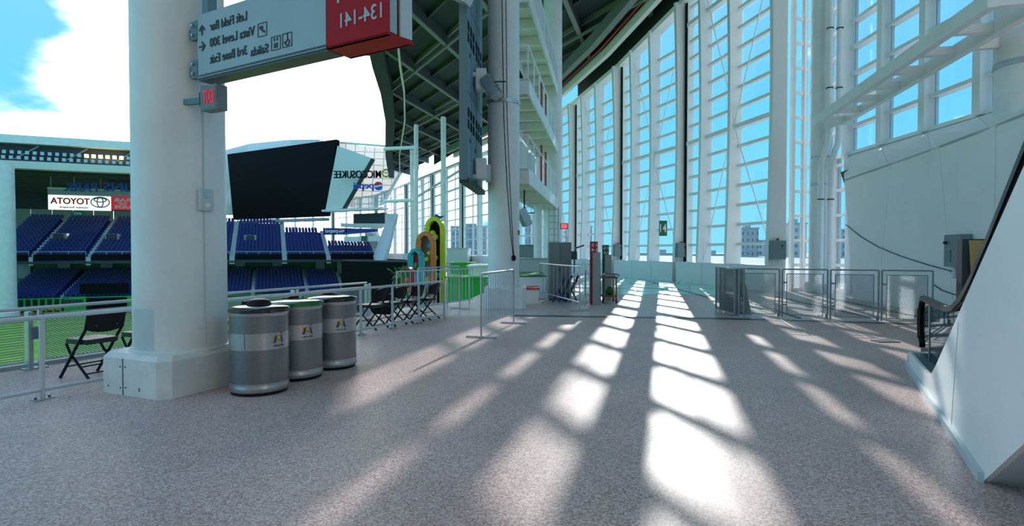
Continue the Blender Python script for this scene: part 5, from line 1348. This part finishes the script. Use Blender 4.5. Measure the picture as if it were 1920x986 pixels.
def arch(x0, x1, ytop, ybot, Y, m_, inner, label, yaw):
    a, b = P(x0, ybot, Y), P(x1, ybot, Y); w_ = max((b - a).length / math.cos(yaw), .4); c = (a + b) / 2; zt_ = P(x0, ytop, Y).z; zb = FIELD_Z + 2
    t = thing('coloured_arch', V3((c.x, c.y, FIELD_Z)), label, 'arch', 'coloured arches by the field')
    X = V3((math.cos(yaw), math.sin(yaw), 0)); Yd = V3((-X.y, X.x, 0)); rr = w_ / 2
    pts = [c + X * -rr + UP * (FIELD_Z + .02 - c.z)]
    top_ = zt_ - rr * 1.3
    for k in range(13):
        an = math.pi - math.pi * k / 12; pts.append(V3((c.x, c.y, 0)) + X * (rr * math.cos(an)) + UP * (top_ + rr * 1.3 * math.sin(an)))
    pts.append(c + X * rr + UP * (FIELD_Z + .02 - c.z))
    band = MB(); tk = w_ * .24
    for p, q_ in zip(pts[:-1], pts[1:]): band.beam(p, q_, .34, tk)
    band.build('arch_band', m_, t)
    MB().prism([p + Yd * .25 for p in pts], Yd * .15).build('arch_back', inner, t)
    rnd = random.Random(int(x0))
    for k in range(9):
        pc_ = c + X * rnd.uniform(-rr * .5, rr * .5) + Yd * .1; zz = top_ + rr * .6 - (top_ - c.z) * rnd.random() * .8
        MB().sphere(V3((pc_.x, pc_.y, zz)), rnd.uniform(.12, .22), 8, 6).build('ornament', rnd.choice(['orange', 'gold', 'leaf_green', 'sky_blue', 'crimson', 'yellow']), t, smooth=True)
    return t
arch(800, 831, 410, 560, 38, 'yellow', 'board_black', 'tall yellow arch with dark inside, largest of the coloured arches', R(-20))
arch(784, 813, 438, 570, 36, 'orange', 'wood_brown', 'orange arch, second tallest, left of the yellow one', R(-20))
arch(769, 791, 469, 580, 34, 'teal', 'crimson', 'teal arch left of the orange one', R(-20))
arch(754, 773, 501, 580, 32, 'crimson', 'sky_blue', 'low crimson arch at the left of the coloured arches', R(-20))
yt = P(818, 411, 38); t_arch = [o for o in bpy.data.objects if o.name.startswith('coloured_arch') and o.parent is None][0]
MB().tube([yt + V3((-.25, 0, .05)), yt + V3((0, 0, .25)), yt + V3((.25, 0, .1)), yt + V3((.5, 0, .2))], [.03, .10, .12, .03], 8).build('finial', 'pepsi_blue', t_arch, smooth=True)
# leafy plant in front of the crimson arch
pc_ = P(752, 545, 29)
t = thing('leafy_plant', V3((pc_.x, pc_.y, FIELD_Z)), 'bushy green plant left of the crimson arch', 'plant')
MB().tube([V3((pc_.x, pc_.y, FIELD_Z)), pc_ + UP * .2], .06, 6).build('stem', 'wood_brown', t)
rnd = random.Random(5); lf = MB()
for k in range(170):
    c = pc_ + V3((rnd.gauss(0, .22), rnd.gauss(0, .22), rnd.uniform(-.9, 1.15))); d = V3((rnd.uniform(-1, 1), rnd.uniform(-1, 1), rnd.uniform(-.6, .9))).normalized() * .24; s_ = d.cross(UP).normalized() * .07
    lf.add([c - d, c + s_, c + d, c - s_], [(0, 1, 2, 3)])
o = lf.build('foliage', 'leaf_green', t); o['kind'] = 'stuff'
# green blocks behind the picket railing
def gblock(x0, x1, y0, y1, Y, dep, m_, label, zb=None):
    a = P(x0, y0, Y); b = P(x1, y1, Y); zb_ = FIELD_Z if zb is None else zb
    t = thing('bar_counter', V3(((a.x + b.x) / 2, Y, zb_)), label, 'counter')
    MB().prism([V3((a.x, Y, zb_)), V3((b.x, Y, zb_)), V3((b.x, Y, a.z)), V3((a.x, Y, a.z))], (.1, dep, 0)).build('front', m_, t)
    MB().prism([V3((a.x - .1, Y - .1, a.z)), V3((b.x + .1, Y - .1, a.z)), V3((b.x + .1, Y + dep, a.z)), V3((a.x - .1, Y + dep, a.z))], UP * .08).build('top', m_, t)
gblock(844, 886, 494, 520, 44, 3, 'bright_green', 'bright green block right of the yellow arch')
gblock(838, 912, 522, 565, 27, 2.5, 'bright_green', 'long bright green counter behind the picket railing')
gblock(878, 925, 500, 520, 33, 4, 'panel_white', 'white counter between the green blocks and the round column')
gblock(838, 876, 466, 500, 60, 4, 'box_light', 'pale grey enclosure under the far windows')
# walkway at the foot of the far windows
stru(MB().prism([V3((-.4, 34, -.5)), V3((2.4, 48, -.5)), V3((-2.2, 57, -.5)), V3((-6.6, 68, -.5)), V3((-12, 82, -.5)), V3((-19, 100, -.5)), V3((-29, 119, -.5)), V3((-43, 135, -.5)), V3((-60, 146, -.5)), V3((-60, 143, -.5)), V3((-41, 131, -.5)), V3((-26, 114, -.5)), V3((-16, 96, -.5)), V3((-10, 78, -.5)), V3((-4, 58, -.5))], (0, 0, .5)).build('floor_walkway', 'concrete'))

# ================================================================ BUILDINGS OUTSIDE
def tower(x0, x1, ytop, Y, dep, m_, label, roof='stand_grey'):
    a, b = P(x0, ytop, Y), P(x1, ytop, Y); zb = -1.2
    t = thing('building', V3(((a.x + b.x) / 2, Y, zb)), label, 'building')
    MB().box(((a.x + b.x) / 2, Y + dep / 2, (a.z + zb) / 2), (b.x - a.x, dep, a.z - zb)).build('walls', m_, t)
    MB().box(((a.x + b.x) / 2, Y + dep / 2, a.z + .3), (b.x - a.x + .6, dep + .6, .6)).build('roof', roof, t)
    MB().box(((a.x + b.x) / 2 + 1, Y + dep / 2, a.z + 1.4), ((b.x - a.x) * .3, dep * .3, 2)).build('plant_room', roof, t)
tower(1391, 1422, 429, 260, 14, 'tower_facade', 'grey apartment tower seen through the nearest window bay')
tower(1486, 1512, 420, 240, 16, 'block_facade', 'beige apartment block seen through the narrow window strip')
tower(1562, 1590, 432, 220, 14, 'tower_facade', 'grey block seen beside the drainpipes')
tower(1400, 1440, 452, 300, 20, 'block_facade', 'low pale building behind the apartment tower')
tower(1060, 1110, 425, 330, 20, 'tower_facade', 'distant grey tower left of the pylon signs')
tower(985, 1012, 405, 300, 20, 'tower_facade', 'distant tower showing just right of the round column')
tower(845, 912, 425, 380, 20, 'tower_facade', 'wide distant block left of the round column')
tower(1300, 1372, 478, 300, 18, 'block_facade', 'row of low distant houses behind the second window bay')
tower(1180, 1290, 476, 320, 18, 'block_facade', 'low distant roofline behind the third window bay')
